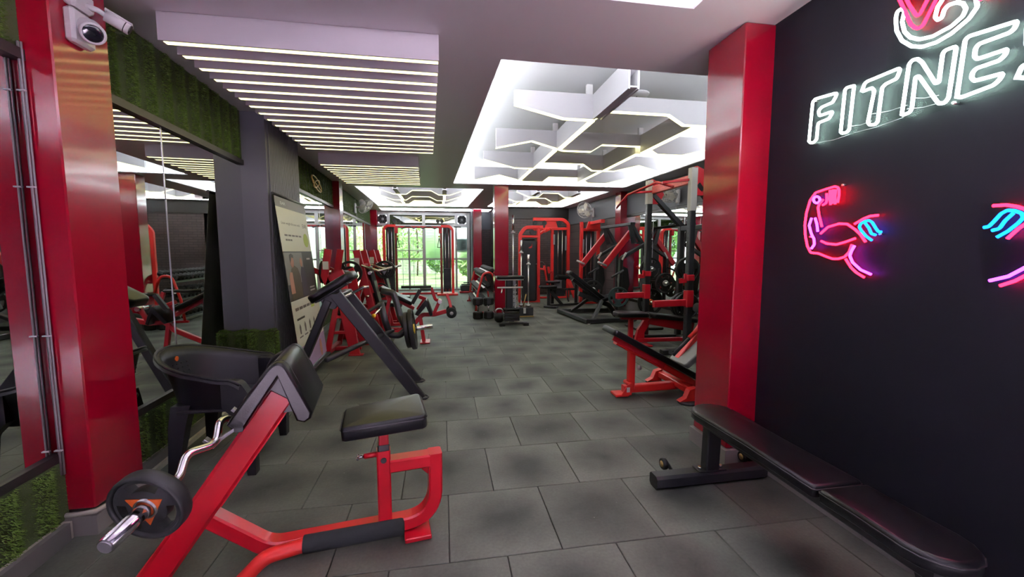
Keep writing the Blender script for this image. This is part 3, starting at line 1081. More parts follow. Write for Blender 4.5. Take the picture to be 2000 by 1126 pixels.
def plate_parts(R, th, grip=True, hub_r=0.05):
    """weight plate meshes, axis along local X, centred"""
    body = MB()
    outer = circle(R * 0.97, 40)
    holes = []
    if grip:
        for k in range(3):
            a = k * 2 * PI / 3 + PI / 2
            seg = [a - 0.62 + 1.24 * i / 8 for i in range(9)]
            h = [(math.cos(t) * R * 0.78, math.sin(t) * R * 0.78) for t in seg]
            h += [(math.cos(t) * R * 0.54, math.sin(t) * R * 0.54) for t in reversed(seg)]
            holes.append(h)
    holes.append(circle(0.026, 16))
    polys = [[V((x, y, 0)) for x, y in outer]] + [[V((x, y, 0)) for x, y in h] for h in holes]
    tri = tessellate_polygon(polys)
    flat = [q for pl in polys for q in pl]
    n = len(flat)
    ht = th * 0.32
    a = [V((-ht, q.x, q.y)) for q in flat]
    b = [V((ht, q.x, q.y)) for q in flat]
    fs = [tuple(t) for t in tri] + [tuple(i + n for i in reversed(t)) for t in tri]
    off = 0
    for pl in polys:
        m = len(pl)
        fs += [(off + i, off + (i + 1) % m, n + off + (i + 1) % m, n + off + i) for i in range(m)]
        off += m
    body.add(a + b, fs)
    rim = MB()
    t2 = th / 2
    rim.lathe((0, 0, 0), (1, 0, 0), [(R * 0.86, -t2 * 0.6), (R * 0.90, -t2), (R * 0.98, -t2), (R, -t2 * 0.6), (R, t2 * 0.6), (R * 0.98, t2), (R * 0.90, t2), (R * 0.86, t2 * 0.6)], 40, closed=True)
    hub_r = min(hub_r, R * 0.30)
    hub = MB().lathe((0, 0, 0), (1, 0, 0), [(0.027, -t2), (hub_r, -t2), (hub_r, t2), (0.027, t2)], 24, closed=True)
    return body, rim, hub
_plates = {}
def weight_plate(label, loc, R=0.2, th=0.036, rot=(0, 0, 0), m='rubber', hub='steel', group='weight plates', grip=True, face=None):
    key = (R, th, m, hub, grip, face)
    t = thing('weight_plate', label, 'weight plate', loc, 0, group)
    t.rotation_euler = rot
    if key not in _plates:
        b, r, h = plate_parts(R, th, grip)
        _plates[key] = [x.mesh('plate') for x in (b, r, h)]
        for me, mm in zip(_plates[key], (m, m, hub)):
            me.materials.append(MATS[mm])
        if face:
            f = MB().prism([(math.cos(a) * R * 0.56, math.sin(a) * R * 0.56) for a in (PI / 2 + PI / 3, PI / 2 + PI, PI / 2 - PI / 3)], (-th * 0.36, 0, 0), (0, 1, 0), (0, 0, 1), (1, 0, 0), 0.003)
            me = f.mesh('plate_badge')
            me.materials.append(MATS[face])
            _plates[key].append(me)
    for nm, me in zip(('disc', 'rim', 'hub', 'badge'), _plates[key]):
        link(bpy.data.objects.new(nm, me), t)
    return t

# ------------------------------------------------------------------ preacher curl bench, near left (own frame: x along the bench, y away from viewer)
PB_O, PB_A = V((-0.2, 1.9, 0)), math.atan(0.15)
pb = T('preacher_curl_bench', 'red steel preacher curl bench with black arm pad and square seat, nearest the viewer', 'gym bench', PB_O, PB_A, local=True)
beam = pb.p('slant_beam', MB().rect([(-0.985, 0, 0.0), (-0.475, 0, 0.735)], 0.10, 0.105, up=V((0, 0, 1))), 'red_paint')
pb.p('gusset_plate', MB().rect([(-0.712, 0.0, 0.299), (-0.455, 0.0, 0.669)], 0.085, 0.006, up=V((0.82, 0, -0.57))), 'red_paint', beam)
pb.p('base_beam', MB().rect([(-0.77, 0, 0.245), (-0.555, 0, 0.062), (0.148, 0, 0.062), (0.150, 0, 0.382)], 0.062, 0.075, up=V((0, 1, 0)), r=0.15, n=12).rect([(0.125, 0, 0.350), (-0.055, 0, 0.350)], 0.075, 0.060), 'red_paint')
pb.p('corner_web', MB().prism([(0, 0), (0.05, 0), (0.05, -0.05)], (0.072, 0, 0.318), (1, 0, 0), (0, 0, 1), (0, 1, 0), 0.006), 'red_paint')
post = pb.p('seat_post', MB().rect([(-0.082, 0, 0.085), (-0.082, 0, 0.425)], 0.06, 0.056, up=V((0, 1, 0))), 'red_paint')
pb.p('pivot_bolt', MB().cyl((-0.082, -0.030, 0.385), (-0.082, -0.0335, 0.385), 0.013, 14), 'black_steel', post)
pb.p('inner_tube', MB().rect([(-0.08, 0, 0.40), (-0.08, 0, 0.545)], 0.044, 0.040, up=V((0, 1, 0))), 'red_paint', post)
pb.p('sleeve', MB().rect([(-0.081, 0, 0.423), (-0.081, 0, 0.452)], 0.052, 0.048, up=V((0, 1, 0))), 'plastic_black', post)
knob = pb.p('pop_pin', MB().cyl((-0.11, 0, 0.405), (-0.165, 0, 0.403), 0.012, 12), 'red_paint', post)
pb.p('pin_knob', MB().cyl((-0.165, 0, 0.403), (-0.19, 0, 0.402), 0.009, 10).cyl((-0.192, -0.02, 0.402), (-0.192, 0.02, 0.402), 0.006, 8), 'chrome', post)
sa = 0.075
ux = V((math.cos(sa), 0, math.sin(sa)))
seat = pb.p('seat', MB().pad([(-0.165, -0.125), (0.15, -0.15), (0.165, -0.14), (0.172, -0.12), (0.172, 0.12), (0.165, 0.14), (0.15, 0.15), (-0.14, 0.125), (-0.165, 0.118), (-0.178, 0.10), (-0.182, -0.10), (-0.178, -0.118)], (-0.068, 0, 0.578), ux, (0, 1, 0), 0.062, 0.014, 0.006), 'vinyl')
pb.p('seat_piping', MB().tube([V((-0.068, 0, 0.578)) + ux * x * 1.005 + V((0, y * 1.005, 0)) + V((-math.sin(sa), 0, math.cos(sa))) * 0.014 for x, y in [(-0.165, -0.125), (0.15, -0.15), (0.172, -0.12), (0.172, 0.12), (0.15, 0.15), (-0.165, 0.118), (-0.182, 0.10), (-0.182, -0.10)]], 0.0035, 6, closed=True), 'vinyl_seam', seat)
# arm pad: inverted V roll, end faces toward and away from the viewer
def vpad(y0, y1):
    # outline of the V section (x,z), upper outer then inner
    outer = fillet([(-0.640, 0, 0.685), (-0.448, 0, 0.945), (-0.352, 0, 0.672)], 0.055, 8)
    inner = [(-0.405, 0, 0.660), (-0.462, 0, 0.845), (-0.585, 0, 0.650)]
    pts = [(p.x, p.z) for p in outer]
    pts = [(-0.625, 0.655)] + [(-0.642, 0.675)] + pts[1:-1] + [(-0.346, 0.690), (-0.352, 0.664), (-0.375, 0.650)] + [(p[0], p[2]) for p in inner]
    pts.reverse()
    mb = MB()
    return mb.pad(pts, (0, (y0 + y1) / 2, 0), (-1, 0, 0), (0, 0, 1), 0.001, 0.0003) if False else (pts, y0, y1)
pts, y0_, y1_ = vpad(-0.16, 0.21)
def sweep_section(pts, y0, y1, e=0.012):
    """extrude a section (x,z) along y with softened ends"""
    mb = MB()
    n = len(pts)
    cx = sum(p[0] for p in pts) / n
    cz = sum(p[1] for p in pts) / n
    def ins(d):
        out = []
        for i in range(n):
            a, p, c = V(pts[i - 1]), V(pts[i]), V(pts[(i + 1) % n])
            e1 = (p - a).normalized()
            e2 = (c - p).normalized()
            nn = V((-(e1.y + e2.y), e1.x + e2.x))
            nn = nn.normalized() if nn.length > 1e-6 else V((-e1.y, e1.x))
            out.append(p + nn * d * sgn)
        return out
    area = sum(pts[i - 1][0] * pts[i][1] - pts[i][0] * pts[i - 1][1] for i in range(n))
    sgn = 1 if area > 0 else -1
    lay = [(y0, e * 0.9), (y0 + e * 0.3, e * 0.3), (y0 + e, 0), (y1 - e, 0), (y1 - e * 0.3, e * 0.3), (y1, e * 0.9)]
    vs = []
    for y, d in lay:
        vs += [V((q.x, y, q.y)) for q in ins(d)]
    fs = []
    for l in range(len(lay) - 1):
        fs += [(l * n + i, l * n + (i + 1) % n, (l + 1) * n + (i + 1) % n, (l + 1) * n + i) for i in range(n)]
    mb.add(vs, fs, True)
    tri = tessellate_polygon([[V((q.x, q.y, 0)) for q in ins(e * 0.9)]])
    mb.add(vs[:n], [tuple(t) for t in tri])
    mb.add(vs[-n:], [tuple(reversed(t)) for t in tri])
    return mb
arm = pb.p('arm_pad', sweep_section(pts, y0_, y1_), 'vinyl')
out3 = [(-0.641, 0.678)] + [(p.x, p.z) for p in fillet([(-0.640, 0, 0.685), (-0.448, 0, 0.945), (-0.352, 0, 0.672)], 0.055, 8)][1:-1] + [(-0.347, 0.685)]
for yy in (-0.115, 0.165):
    pb.p('pad_seam', MB().tube([(x * 1.002, yy, z + 0.0005) for x, z in out3], 0.0022, 6, up=V((0, 1, 0))), 'vinyl_seam', arm)
pb.p('pad_bracket', MB().prism([(-0.585, 0.655), (-0.462, 0.84), (-0.405, 0.665)], (0, 0.0, 0), (1, 0, 0), (0, 0, 1), (0, 1, 0), 0.09), 'black_steel')
# bar rest hooks either side of the arm pad
for yy in (-0.16, 0.19):
    h = pb.p('bar_hook', MB().rect([(-0.60, yy * 0.9, 0.665), (-0.66, yy * 0.9, 0.625), (-0.685, yy * 0.9, 0.60), (-0.715, yy * 0.9, 0.628)], 0.03, 0.012, up=V((0, 0, 1))), 'dull_silver')
pb.p('hook_bar', MB().rect([(-0.60, -0.16, 0.66), (-0.60, 0.19, 0.66)], 0.03, 0.03), 'black_steel')
# cross foot and hand rail at floor level on the viewer's side
pb.p('cross_foot', MB().rect([(-0.985, -0.36, 0.032), (-0.985, 0.30, 0.032)], 0.07, 0.06), 'red_paint')
pb.p('foot_pad', MB().cbox((0.06, 0, 0.012), (0.12, 0.17, 0.022), 0.004), 'red_paint')
rail = pb.p('hand_rail', MB().tube([(-0.955, -0.30, 0.05), (-0.80, -0.30, 0.07), (-0.63, -0.30, 0.10), (-0.50, -0.30, 0.225), (-0.36, -0.30, 0.242), (-0.03, -0.30, 0.235)], 0.026, 16, bend=0.10, n=8), 'machine_orange_red')
pb.p('foam_grip', MB().lathe((-0.375, -0.30, 0.2425), V((0.36, 0, -0.0065)), [(0.026, 0), (0.031, 0.001), (0.032, 0.006), (0.032, 0.352), (0.029, 0.360), (0.018, 0.364), (0.0, 0.365)], 20), 'foam', rail)
pb.p('foam_grip', MB().lathe((-0.88, -0.30, 0.07), V((0.16, 0.0, 0.035)), [(0.026, 0), (0.038, 0.004), (0.04, 0.02), (0.04, 0.13), (0.036, 0.145), (0.026, 0.15)], 18), 'foam', rail)
# EZ curl bar with plates
Rz = Matrix.Rotation(PB_A, 3, 'Z')
def pbw(p): return PB_O + Rz @ V(p)
ezd = V((0.118, 0.40, 0.078)).normalized()
e0 = V((-0.763, -0.40, 0.555))
def ezp(s, dx=0.0, dz=0.0): return pbw(e0 + ezd * s + V((dx, 0, dz)))
ez = T('curl_bar', 'chrome zigzag curl bar resting on the red bench hooks', 'barbell', ezp(0.42))
ez.p('shaft', MB().tube([ezp(0.02), ezp(0.10), ezp(0.155, -0.012, 0.045), ezp(0.235, 0.03, 0.02), ezp(0.31, 0.0, 0.065), ezp(0.36, 0.0, 0.05), ezp(0.40), ezp(0.44), ezp(0.48, 0.0, 0.05), ezp(0.53, 0.0, 0.06), ezp(0.60, 0.03, 0.02), ezp(0.68, -0.01, 0.04), ezp(0.73), ezp(0.82)], 0.0135, 12, bend=0.05, n=5), 'chrome')
for s0, s1 in ((0.02, -0.17), (0.82, 1.0)):
    ez.p('sleeve', MB().cyl(ezp(s0), ezp(s1), 0.0235, 20), 'chrome')
    ez.p('collar', MB().cyl(ezp(s0 - 0.008), ezp(s0 + 0.012), 0.036, 20), 'steel')
    ez.p('sleeve_cap', MB().cyl(ezp(s1), ezp(s1 + (0.004 if s1 > 0 else -0.004)), 0.019, 16), 'dull_silver')
wd = (Rz @ ezd)
pr = wd.to_track_quat('X', 'Z').to_euler()
weight_plate('black grip plate with orange hub on the near end of the curl bar', ezp(-0.02), 0.112, 0.045, pr, 'rubber', 'steel', 'plates on the curl bar', True, 'orange')
weight_plate('black grip plate on the far end of the curl bar, behind the arm pad', ezp(0.86), 0.112, 0.045, pr, 'rubber', 'steel', 'plates on the curl bar', True, 'orange')

# ------------------------------------------------------------------ black plastic armchair
def plastic_chair():
    t = T('plastic_chair', 'black moulded plastic armchair standing against the mirror', 'chair', (-1.375, 2.86, 0), math.radians(2), local=True)
    # local: +x forward, y to the left
    n = 36
    W, D = 0.255, 0.27
    shell = MB()
    rings = []
    rim = []
    for i in range(n + 1):
        f = i / n
        # U in plan: arm front -> back -> other arm front
        s = (f - 0.5) * 2
        a = abs(s)
        if a > 0.52:
            u = (a - 0.52) / 0.48
            x = -0.02 + u * 0.215
            y = W + 0.012 * math.sin(u * PI)
            top = 0.585 + 0.035 * (1 - u) ** 2 - 0.035 * max(0, u - 0.8) / 0.2
        else:
            th = (a / 0.52) * PI / 2
            x = -0.02 - math.cos(th) * D
            y = math.sin(th) * W
            top = 0.62 + 0.10 * math.cos(th) ** 1.3
        y = y if s > 0 else -y
        bot = 0.385
        lean = 0.035 if a <= 0.52 else 0.0
        nx, ny = (x + 0.02, y) if a <= 0.52 else (0, y)
        l = math.hypot(nx, ny) or 1
        nx, ny = nx / l, ny / l
        col = []
        for k in range(6):
            g = k / 5
            z = bot + (top - bot) * g
            o = (g - 0.5) * 0.07
            col.append(V((x + nx * o, y + ny * o, z)))
        col.append(V((x + nx * 0.06, y + ny * 0.06, top + 0.004)))
        col.append(V((x + nx * 0.072, y + ny * 0.072, top - 0.014)))
        rings.append(col)
    m = len(rings[0])
    for thick in (0.0, 0.006):
        vs = [q + V((0, 0, -thick)) for c in rings for q in c]
        fs = []
        for i in range(n):
            for k in range(m - 1):
                fs.append((i * m + k, (i + 1) * m + k, (i + 1) * m + k + 1, i * m + k + 1))
        shell.add(vs, fs, True)
    t.p('shell', shell, 'plastic_chair')
    t.p('rim', MB().tube([c[6] for c in rings], 0.008, 8), 'plastic_chair')
    seatm = MB().pad(rr(0.46, 0.47, 0.10, 6), (-0.015, 0, 0.385), (1, 0, 0), (0, 1, 0), 0.022, 0.01)
    t.p('seat', seatm, 'plastic_chair')
    for sx, sy in ((1, 1), (1, -1), (-1, 1), (-1, -1)):
        if sx > 0:
            out = fillet([(0.09, 0.578, 0), (0.19, 0.572, 0), (0.262, 0.44, 0), (0.25, 0.0, 0)], 0.06, 6) + [V((0.205, 0.0, 0))] + fillet([(0.205, 0.0, 0), (0.165, 0.34, 0), (0.09, 0.42, 0)], 0.06, 6)[1:]
            t.p('leg', MB().prism([(q.x, q.y) for q in out], (0, sy * 0.272, 0), (1, 0, 0), (0, 0, 1), (0, 1, 0), 0.06), 'plastic_chair')
            continue
        else:
            pts = [((-0.16, sy * 0.185, 0.42), 0.10, 0.08), ((-0.18, sy * 0.20, 0.30), 0.09, 0.07), ((-0.215, sy * 0.215, 0.0), 0.05, 0.05)]
        mb = MB()
        rg = []
        for (cx, cy, cz), w, d in pts:
            rg.append([V((cx - w / 2, cy - d / 2, cz)), V((cx + w / 2, cy - d / 2, cz)), V((cx + w / 2, cy + d / 2, cz)), V((cx - w / 2, cy + d / 2, cz))])
        vs = [q for r_ in rg for q in r_]
        fs = []
        for i in range(len(rg) - 1):
            fs += [(i * 4 + k, i * 4 + (k + 1) % 4, i * 4 + 4 + (k + 1) % 4, i * 4 + 4 + k) for k in range(4)]
        fs += [(3, 2, 1, 0), tuple(len(vs) - 4 + k for k in range(4))]
        mb.add(vs, fs)
        t.p('leg', mb, 'plastic_chair')
    t.p('sticker', MB().cyl((-0.283, 0.0, 0.655), (-0.276, 0.0, 0.655), 0.016, 16), 'orange', label='small round orange sticker')
    dots = MB()
    for r_ in range(5):
        for c in range(7):
            y = (c - 3) * 0.035
            z = 0.50 + r_ * 0.028; g_ = (z - 0.385) / 0.32; dots.box((-0.02 - 0.27 * math.sqrt(1 - (y / 0.255) ** 2) - (g_ - 0.5) * 0.07 + 0.003, y, z), (0.008, 0.012, 0.008))
    t.p('perforation', dots, 'vinyl_seam')['kind'] = 'stuff'
    return t
plastic_chair()

# ------------------------------------------------------------------ flat bench by the sign wall
fb = T('flat_bench', 'black padded flat bench standing along the black sign wall', 'gym bench', (1.48, 1.5, 0))
def bench_outline(y0, y1, wide, round_far):
    L = y1 - y0
    pts = []
    if round_far:
        pts = [(0.10, -L / 2), (0.112, -L / 2 + 0.01)]
        pts += [(0.108, -L / 2 + L * 0.45), (0.122, L / 2 - 0.12)]
        for k in range(0, 9):
            a = k / 8 * PI
            pts.append((math.cos(a) * 0.122, L / 2 - 0.12 + math.sin(a) * 0.12))
        pts += [(-0.108, -L / 2 + L * 0.45), (-0.112, -L / 2 + 0.01), (-0.10, -L / 2)]
    else:
        pts = []
        for k in range(0, 9):
            a = PI + k / 8 * PI
            pts.append((math.cos(a) * 0.112, -L / 2 + 0.11 + math.sin(a) * 0.11))
        pts += [(0.105, L / 2 - L * 0.35), (0.108, L / 2 - 0.01), (0.098, L / 2), (-0.098, L / 2), (-0.108, L / 2 - 0.01), (-0.105, L / 2 - L * 0.35)]
    return pts
for nm, y0_, y1_, rf in (('back_pad', 1.275, 2.125, True), ('seat_pad', 0.86, 1.262, False)):
    o_ = bench_outline(y0_, y1_, 0.24, rf)
    pd = fb.p(nm, MB().pad(o_, (1.478, (y0_ + y1_) / 2, 0.418), (1, 0, 0), (0, 1, 0), 0.052, 0.016, 0.004), 'vinyl')
    fb.p('piping', MB().tube([(1.478 + x * 1.004, (y0_ + y1_) / 2 + y * 1.004, 0.428) for x, y in o_], 0.003, 6, closed=True), 'vinyl_seam', pd)
fb.p('spine_beam', MB().rect([(1.48, 0.93, 0.355), (1.48, 2.05, 0.365)], 0.09, 0.06), 'black_steel')
fb.p('front_post', MB().rect([(1.497, 2.055, 0.085), (1.478, 2.02, 0.36)], 0.085, 0.06, up=V((0, 1, 0))), 'black_steel')
fb.p('rear_post', MB().rect([(1.51, 0.90, 0.085), (1.485, 0.97, 0.36)], 0.09, 0.06, up=V((0, 1, 0))), 'black_steel')
fb.p('cross_foot', MB().rect([(1.15, 2.055, 0.042), (1.845, 2.062, 0.042)], 0.085, 0.075, c=0.014), 'black_steel')
fb.p('cross_foot', MB().rect([(1.22, 0.88, 0.042), (1.76, 0.88, 0.042)], 0.085, 0.075, c=0.014), 'black_steel')
fb.p('base_plate', MB().cbox((1.497, 2.058, 0.083), (0.17, 0.075, 0.008), 0.002), 'black_steel')
for x in (1.435, 1.562):
    fb.p('bolt', MB().cyl((x, 2.055, 0.085), (x, 2.055, 0.099), 0.012, 8), 'chrome')
for x in (1.275, 1.80):
    w = fb.p('transport_wheel', MB().lathe((x, 2.165, 0.072), (1, 0, 0), [(0.03, -0.014), (0.034, -0.008), (0.034, 0.008), (0.03, 0.014)], 20), 'rubber')
    fb.p('wheel_hub', MB().lathe((x, 2.165, 0.072), (1, 0, 0), [(0.0, -0.017), (0.018, -0.016), (0.02, 0.0), (0.018, 0.016), (0.0, 0.017)], 16), 'brass', w)
    fb.p('wheel_bracket', MB().rect([(x + 0.022, 2.10, 0.05), (x + 0.022, 2.165, 0.072)], 0.006, 0.03), 'black_steel', w)
fb.p('label_sticker', MB().prism([(0, 0), (0.035, 0), (0.033, 0.055), (0.002, 0.055)], (1.465, 0.928, 0.235), (1, 0, 0), (0, -0.3, 0.95), (0, 1, 0.3), 0.001), 'pink_label')

# ------------------------------------------------------------------ neon signs on the black wall
NX = 1.872
SIGN = {
'F': [(1.907, 1.89), (1.899, 2.082), (1.885, 2.092), (1.762, 2.079), (1.786, 2.042), (1.845, 2.039), (1.862, 2.027), (1.855, 2.0), (1.779, 1.999), (1.8, 1.97), (1.86, 1.967), (1.862, 1.889), (1.878, 1.876), (1.898, 1.88)],
'I': [(1.734, 1.889), (1.727, 2.079), (1.717, 2.085), (1.682, 2.08), (1.684, 2.067), (1.692, 1.888), (1.704, 1.878), (1.726, 1.88)],
'T': [(1.644, 2.045), (1.634, 2.072), (1.622, 2.076), (1.486, 2.078), (1.499, 2.039), (1.542, 2.034), (1.556, 2.025), (1.564, 1.885), (1.575, 1.876), (1.597, 1.881), (1.607, 1.895), (1.589, 2.022), (1.6, 2.04), (1.638, 2.039)],
'N': [(1.468, 1.886), (1.456, 2.078), (1.444, 2.09), (1.425, 2.084), (1.409, 2.065), (1.356, 1.965), (1.345, 1.965), (1.341, 2.066), (1.334, 2.076), (1.299, 2.075), (1.309, 1.896), (1.32, 1.88), (1.339, 1.885), (1.349, 1.9), (1.415, 2.014), (1.428, 2.018), (1.432, 1.9), (1.438, 1.884), (1.461, 1.881)],
'E': [(1.283, 1.89), (1.274, 2.084), (1.264, 2.092), (1.134, 2.077), (1.142, 2.055), (1.153, 2.049), (1.233, 2.051), (1.241, 2.039), (1.242, 2.014), (1.233, 2.0), (1.154, 1.998), (1.158, 1.981), (1.172, 1.969), (1.234, 1.969), (1.243, 1.958), (1.244, 1.941), (1.235, 1.927), (1.157, 1.922), (1.167, 1.903), (1.181, 1.892), (1.269, 1.883)],
}
S_OUT = [(0.0, 0.012), (0.01, 0.045), (0.09, 0.048), (0.102, 0.058), (0.098, 0.078), (0.085, 0.088), (0.035, 0.092), (0.015, 0.108), (0.012, 0.165), (0.03, 0.195), (0.055, 0.205), (0.145, 0.205), (0.135, 0.165), (0.065, 0.162), (0.052, 0.15), (0.055, 0.135), (0.07, 0.125), (0.115, 0.122), (0.138, 0.105), (0.142, 0.045), (0.125, 0.015), (0.10, 0.003), (0.02, 0.003)]
for nm, yb in (('S', 1.122), ('S2', 0.958)):
    SIGN[nm] = [(yb - u, 1.882 + w) for u, w in S_OUT]
LOGO_W = {
'G1': [(1.504, 2.315), (1.519, 2.313), (1.522, 2.286), (1.515, 2.236), (1.491, 2.185), (1.451, 2.144), (1.413, 2.125), (1.364, 2.119), (1.319, 2.128), (1.269, 2.154), (1.247, 2.183), (1.253, 2.212), (1.281, 2.262), (1.30, 2.30)],
'G2': [(1.498, 2.312), (1.490, 2.298), (1.496, 2.261), (1.483, 2.215), (1.459, 2.182), (1.426, 2.159), (1.381, 2.148), (1.321, 2.155), (1.288, 2.173), (1.28, 2.194), (1.291, 2.218), (1.31, 2.233), (1.337, 2.238), (1.349, 2.227), (1.354, 2.203), (1.366, 2.2), (1.377, 2.216), (1.372, 2.249), (1.357, 2.27), (1.326, 2.30)],
}
LOGO_R = {
'V1': [(1.523, 2.378), (1.506, 2.34), (1.463, 2.236), (1.448, 2.215), (1.432, 2.203), (1.417, 2.207), (1.379, 2.28), (1.345, 2.355)],
'V2': [(1.497, 2.369), (1.475, 2.317), (1.447, 2.264), (1.439, 2.255), (1.431, 2.257), (1.409, 2.297), (1.385, 2.345)],
'V3': [(1.257, 2.226), (1.243, 2.203), (1.228, 2.208), (1.225, 2.24)],
}
def neon_tube(pts, closed=False, r=0.0062):
    p3 = [V((NX, y, z)) for y, z in pts]
    if closed:
        p3 = p3 + [p3[0]]
    sm = fillet(p3, 0.012, 3)
    if closed: sm = sm[:-1]
    return MB().tube(sm, r, 8, up=V((1, 0, 0)), closed=closed)
sg = T('neon_sign', 'white neon lettering FITNESS with red and white logo on clear board', 'neon sign', (1.90, 1.40, 1.85))
bd = MB().bb((1.888, 0.76, 1.862), (1.893, 1.925, 2.11)).bb((1.888, 1.17, 2.10), (1.893, 1.56, 2.42))
sg.p('clear_board', bd, 'acrylic')
for nm in ('F', 'I', 'T', 'N', 'E', 'S', 'S2'):
    sg.p('neon_letter', neon_tube(SIGN[nm], True), 'neon_white')
for nm, p_ in LOGO_W.items():
    sg.p('neon_logo_tube', neon_tube(p_), 'neon_white')
for nm, p_ in LOGO_R.items():
    sg.p('neon_logo_tube', neon_tube(p_), 'neon_red', label='red neon tube')
wires = MB()
for k, (ya, za, yb, zb) in enumerate(((1.86, 1.872, 1.70, 1.868), (1.70, 1.905, 1.60, 1.90), (1.60, 1.93, 1.46, 1.92), (1.68, 1.87, 1.47, 1.875), (1.46, 1.905, 1.34, 1.89), (1.45, 1.945, 1.35, 1.92))):
    wires.tube([(1.884, ya, za), (1.884, (ya + yb) / 2, (za + zb) / 2 - 0.006), (1.884, yb, zb)], 0.0012, 5)
sg.p('wiring', wires, 'wire_grey')
for y, z in ((1.90, 1.88), (1.90, 2.09), (1.30, 1.875), (0.80, 1.88), (0.80, 2.09)):
    sg.p('standoff', MB().cyl((1.883, y, z), (1.906, y, z), 0.006, 10), 'steel')
ARM = {
'neon_red': [
 [(1.745, 1.636), (1.795, 1.63), (1.848, 1.621), (1.877, 1.587), (1.895, 1.523), (1.9, 1.46), (1.892, 1.403), (1.877, 1.353), (1.855, 1.318), (1.809, 1.314), (1.763, 1.298), (1.729, 1.288), (1.701, 1.289), (1.671, 1.298), (1.649, 1.321), (1.639, 1.356)],
 [(1.745, 1.636), (1.728, 1.629), (1.722, 1.617), (1.72, 1.591), (1.725, 1.556)],
 [(1.738, 1.622), (1.74, 1.587), (1.737, 1.551)], [(1.752, 1.624), (1.754, 1.589), (1.753, 1.555)], [(1.768, 1.623), (1.768, 1.584), (1.76, 1.551)],
 [(1.786, 1.609), (1.782, 1.579), (1.786, 1.561), (1.804, 1.554)], [(1.803, 1.581), (1.822, 1.563), (1.829, 1.544), (1.819, 1.502), (1.8, 1.447)],
 [(1.805, 1.413), (1.766, 1.444), (1.71, 1.456), (1.669, 1.452), (1.628, 1.424), (1.601, 1.399), (1.577, 1.367)],
 [(1.798, 1.376), (1.768, 1.363), (1.717, 1.357), (1.67, 1.369), (1.625, 1.384)],
 [(1.633, 1.45), (1.594, 1.471), (1.565, 1.48), (1.531, 1.481)], [(1.664, 1.289), (1.634, 1.249), (1.607, 1.227), (1.571, 1.208)]],
'neon_purple': [
 [(1.82, 1.582), (1.825, 1.571), (1.838, 1.567), (1.852, 1.574), (1.859, 1.587), (1.854, 1.598), (1.841, 1.602), (1.827, 1.595), (1.82, 1.582)],
 [(1.842, 1.494), (1.829, 1.462), (1.821, 1.424)], [(1.862, 1.495), (1.874, 1.458), (1.858, 1.415), (1.84, 1.387), (1.836, 1.359), (1.852, 1.338)],
 [(1.626, 1.35), (1.639, 1.325), (1.645, 1.304), (1.63, 1.274), (1.589, 1.241), (1.542, 1.223)]],
'neon_blue': [
 [(1.55, 1.373), (1.576, 1.392), (1.599, 1.417), (1.611, 1.435), (1.605, 1.449), (1.587, 1.459), (1.569, 1.462), (1.554, 1.452), (1.537, 1.426), (1.525, 1.41), (1.512, 1.408)],
 [(1.585, 1.451), (1.566, 1.427), (1.554, 1.402), (1.535, 1.396)]],
}
for mirror, lab in ((False, 'neon flexed arm in red, purple and blue nearest the red column'), (True, 'mirrored neon flexed arm in red, purple and blue nearest the picture edge')):
    f = (lambda y: 2.68 - y) if mirror else (lambda y: y)
    t = T('neon_biceps_sign', lab, 'neon sign', (1.90, f(1.7), 1.2), group='neon arms')
    brd = [(f(y), z) for y, z in [(1.52, 1.19), (1.70, 1.25), (1.86, 1.29), (1.915, 1.40), (1.91, 1.54), (1.88, 1.61), (1.82, 1.65), (1.705, 1.65), (1.70, 1.54), (1.79, 1.53), (1.78, 1.46), (1.66, 1.475), (1.56, 1.50), (1.49, 1.49), (1.49, 1.38)]]
    t.p('clear_board', MB().prism(brd, (1.889, 0, 0), (0, 1, 0), (0, 0, 1), (1, 0, 0), 0.004), 'acrylic')
    for m, ls in ARM.items():
        for l_ in ls:
            t.p('neon_tube', neon_tube([(f(y), z) for y, z in l_], False, 0.0056), m)
    for y, z in ((1.88, 1.40), (1.72, 1.64), (1.53, 1.40)):
        t.p('standoff', MB().cyl((1.886, f(y), z), (1.906, f(y), z), 0.005, 10), 'steel')

# ------------------------------------------------------------------ cameras and cable on the near left column
c1 = T('security_camera', 'white turret security camera with dark lens on the near red column', 'camera', (-1.635, 2.28, 2.27))
c1.p('mount_box', MB().cbox((-1.615, 2.275, 2.33), (0.045, 0.125, 0.15), 0.012), 'white_plastic')
cd = V((0.62, -0.58, -0.42)).normalized()
cc = V((-1.575, 2.275, 2.325))
c1.p('turret', MB().sphere(cc - cd * 0.01, 0.052, 20, 12), 'white_plastic')
c1.p('lens_ring', MB().lathe(cc + cd * 0.032, cd, [(0.040, -0.03), (0.047, 0.02), (0.042, 0.026), (0.036, 0.022)], 24), 'white_plastic')
c1.p('lens_glass', MB().lathe(cc + cd * 0.032, cd, [(0.040, 0.018), (0.038, 0.022), (0.02, 0.024), (0.0, 0.025)], 24), 'glass_black')
c2 = T('security_camera', 'white bullet security camera on a short arm above the turret camera', 'camera', (-1.635, 2.3, 2.42))
c2.p('mount_box', MB().cbox((-1.612, 2.28, 2.455), (0.05, 0.125, 0.085), 0.014), 'white_plastic')
a0_, a1_ = V((-1.59, 2.31, 2.43)), V((-1.535, 2.345, 2.42))
c2.p('arm', MB().tube([V((-1.60, 2.29, 2.445)), V((-1.565, 2.32, 2.44)), V((-1.54, 2.345, 2.425))], 0.012, 10), 'white_plastic')
b0, b1 = V((-1.545, 2.335, 2.428)), V((-1.475, 2.375, 2.39))
bdv = (b1 - b0).normalized()
c2.p('body', MB().cyl(b0, b1, 0.027, 20), 'white_plastic')
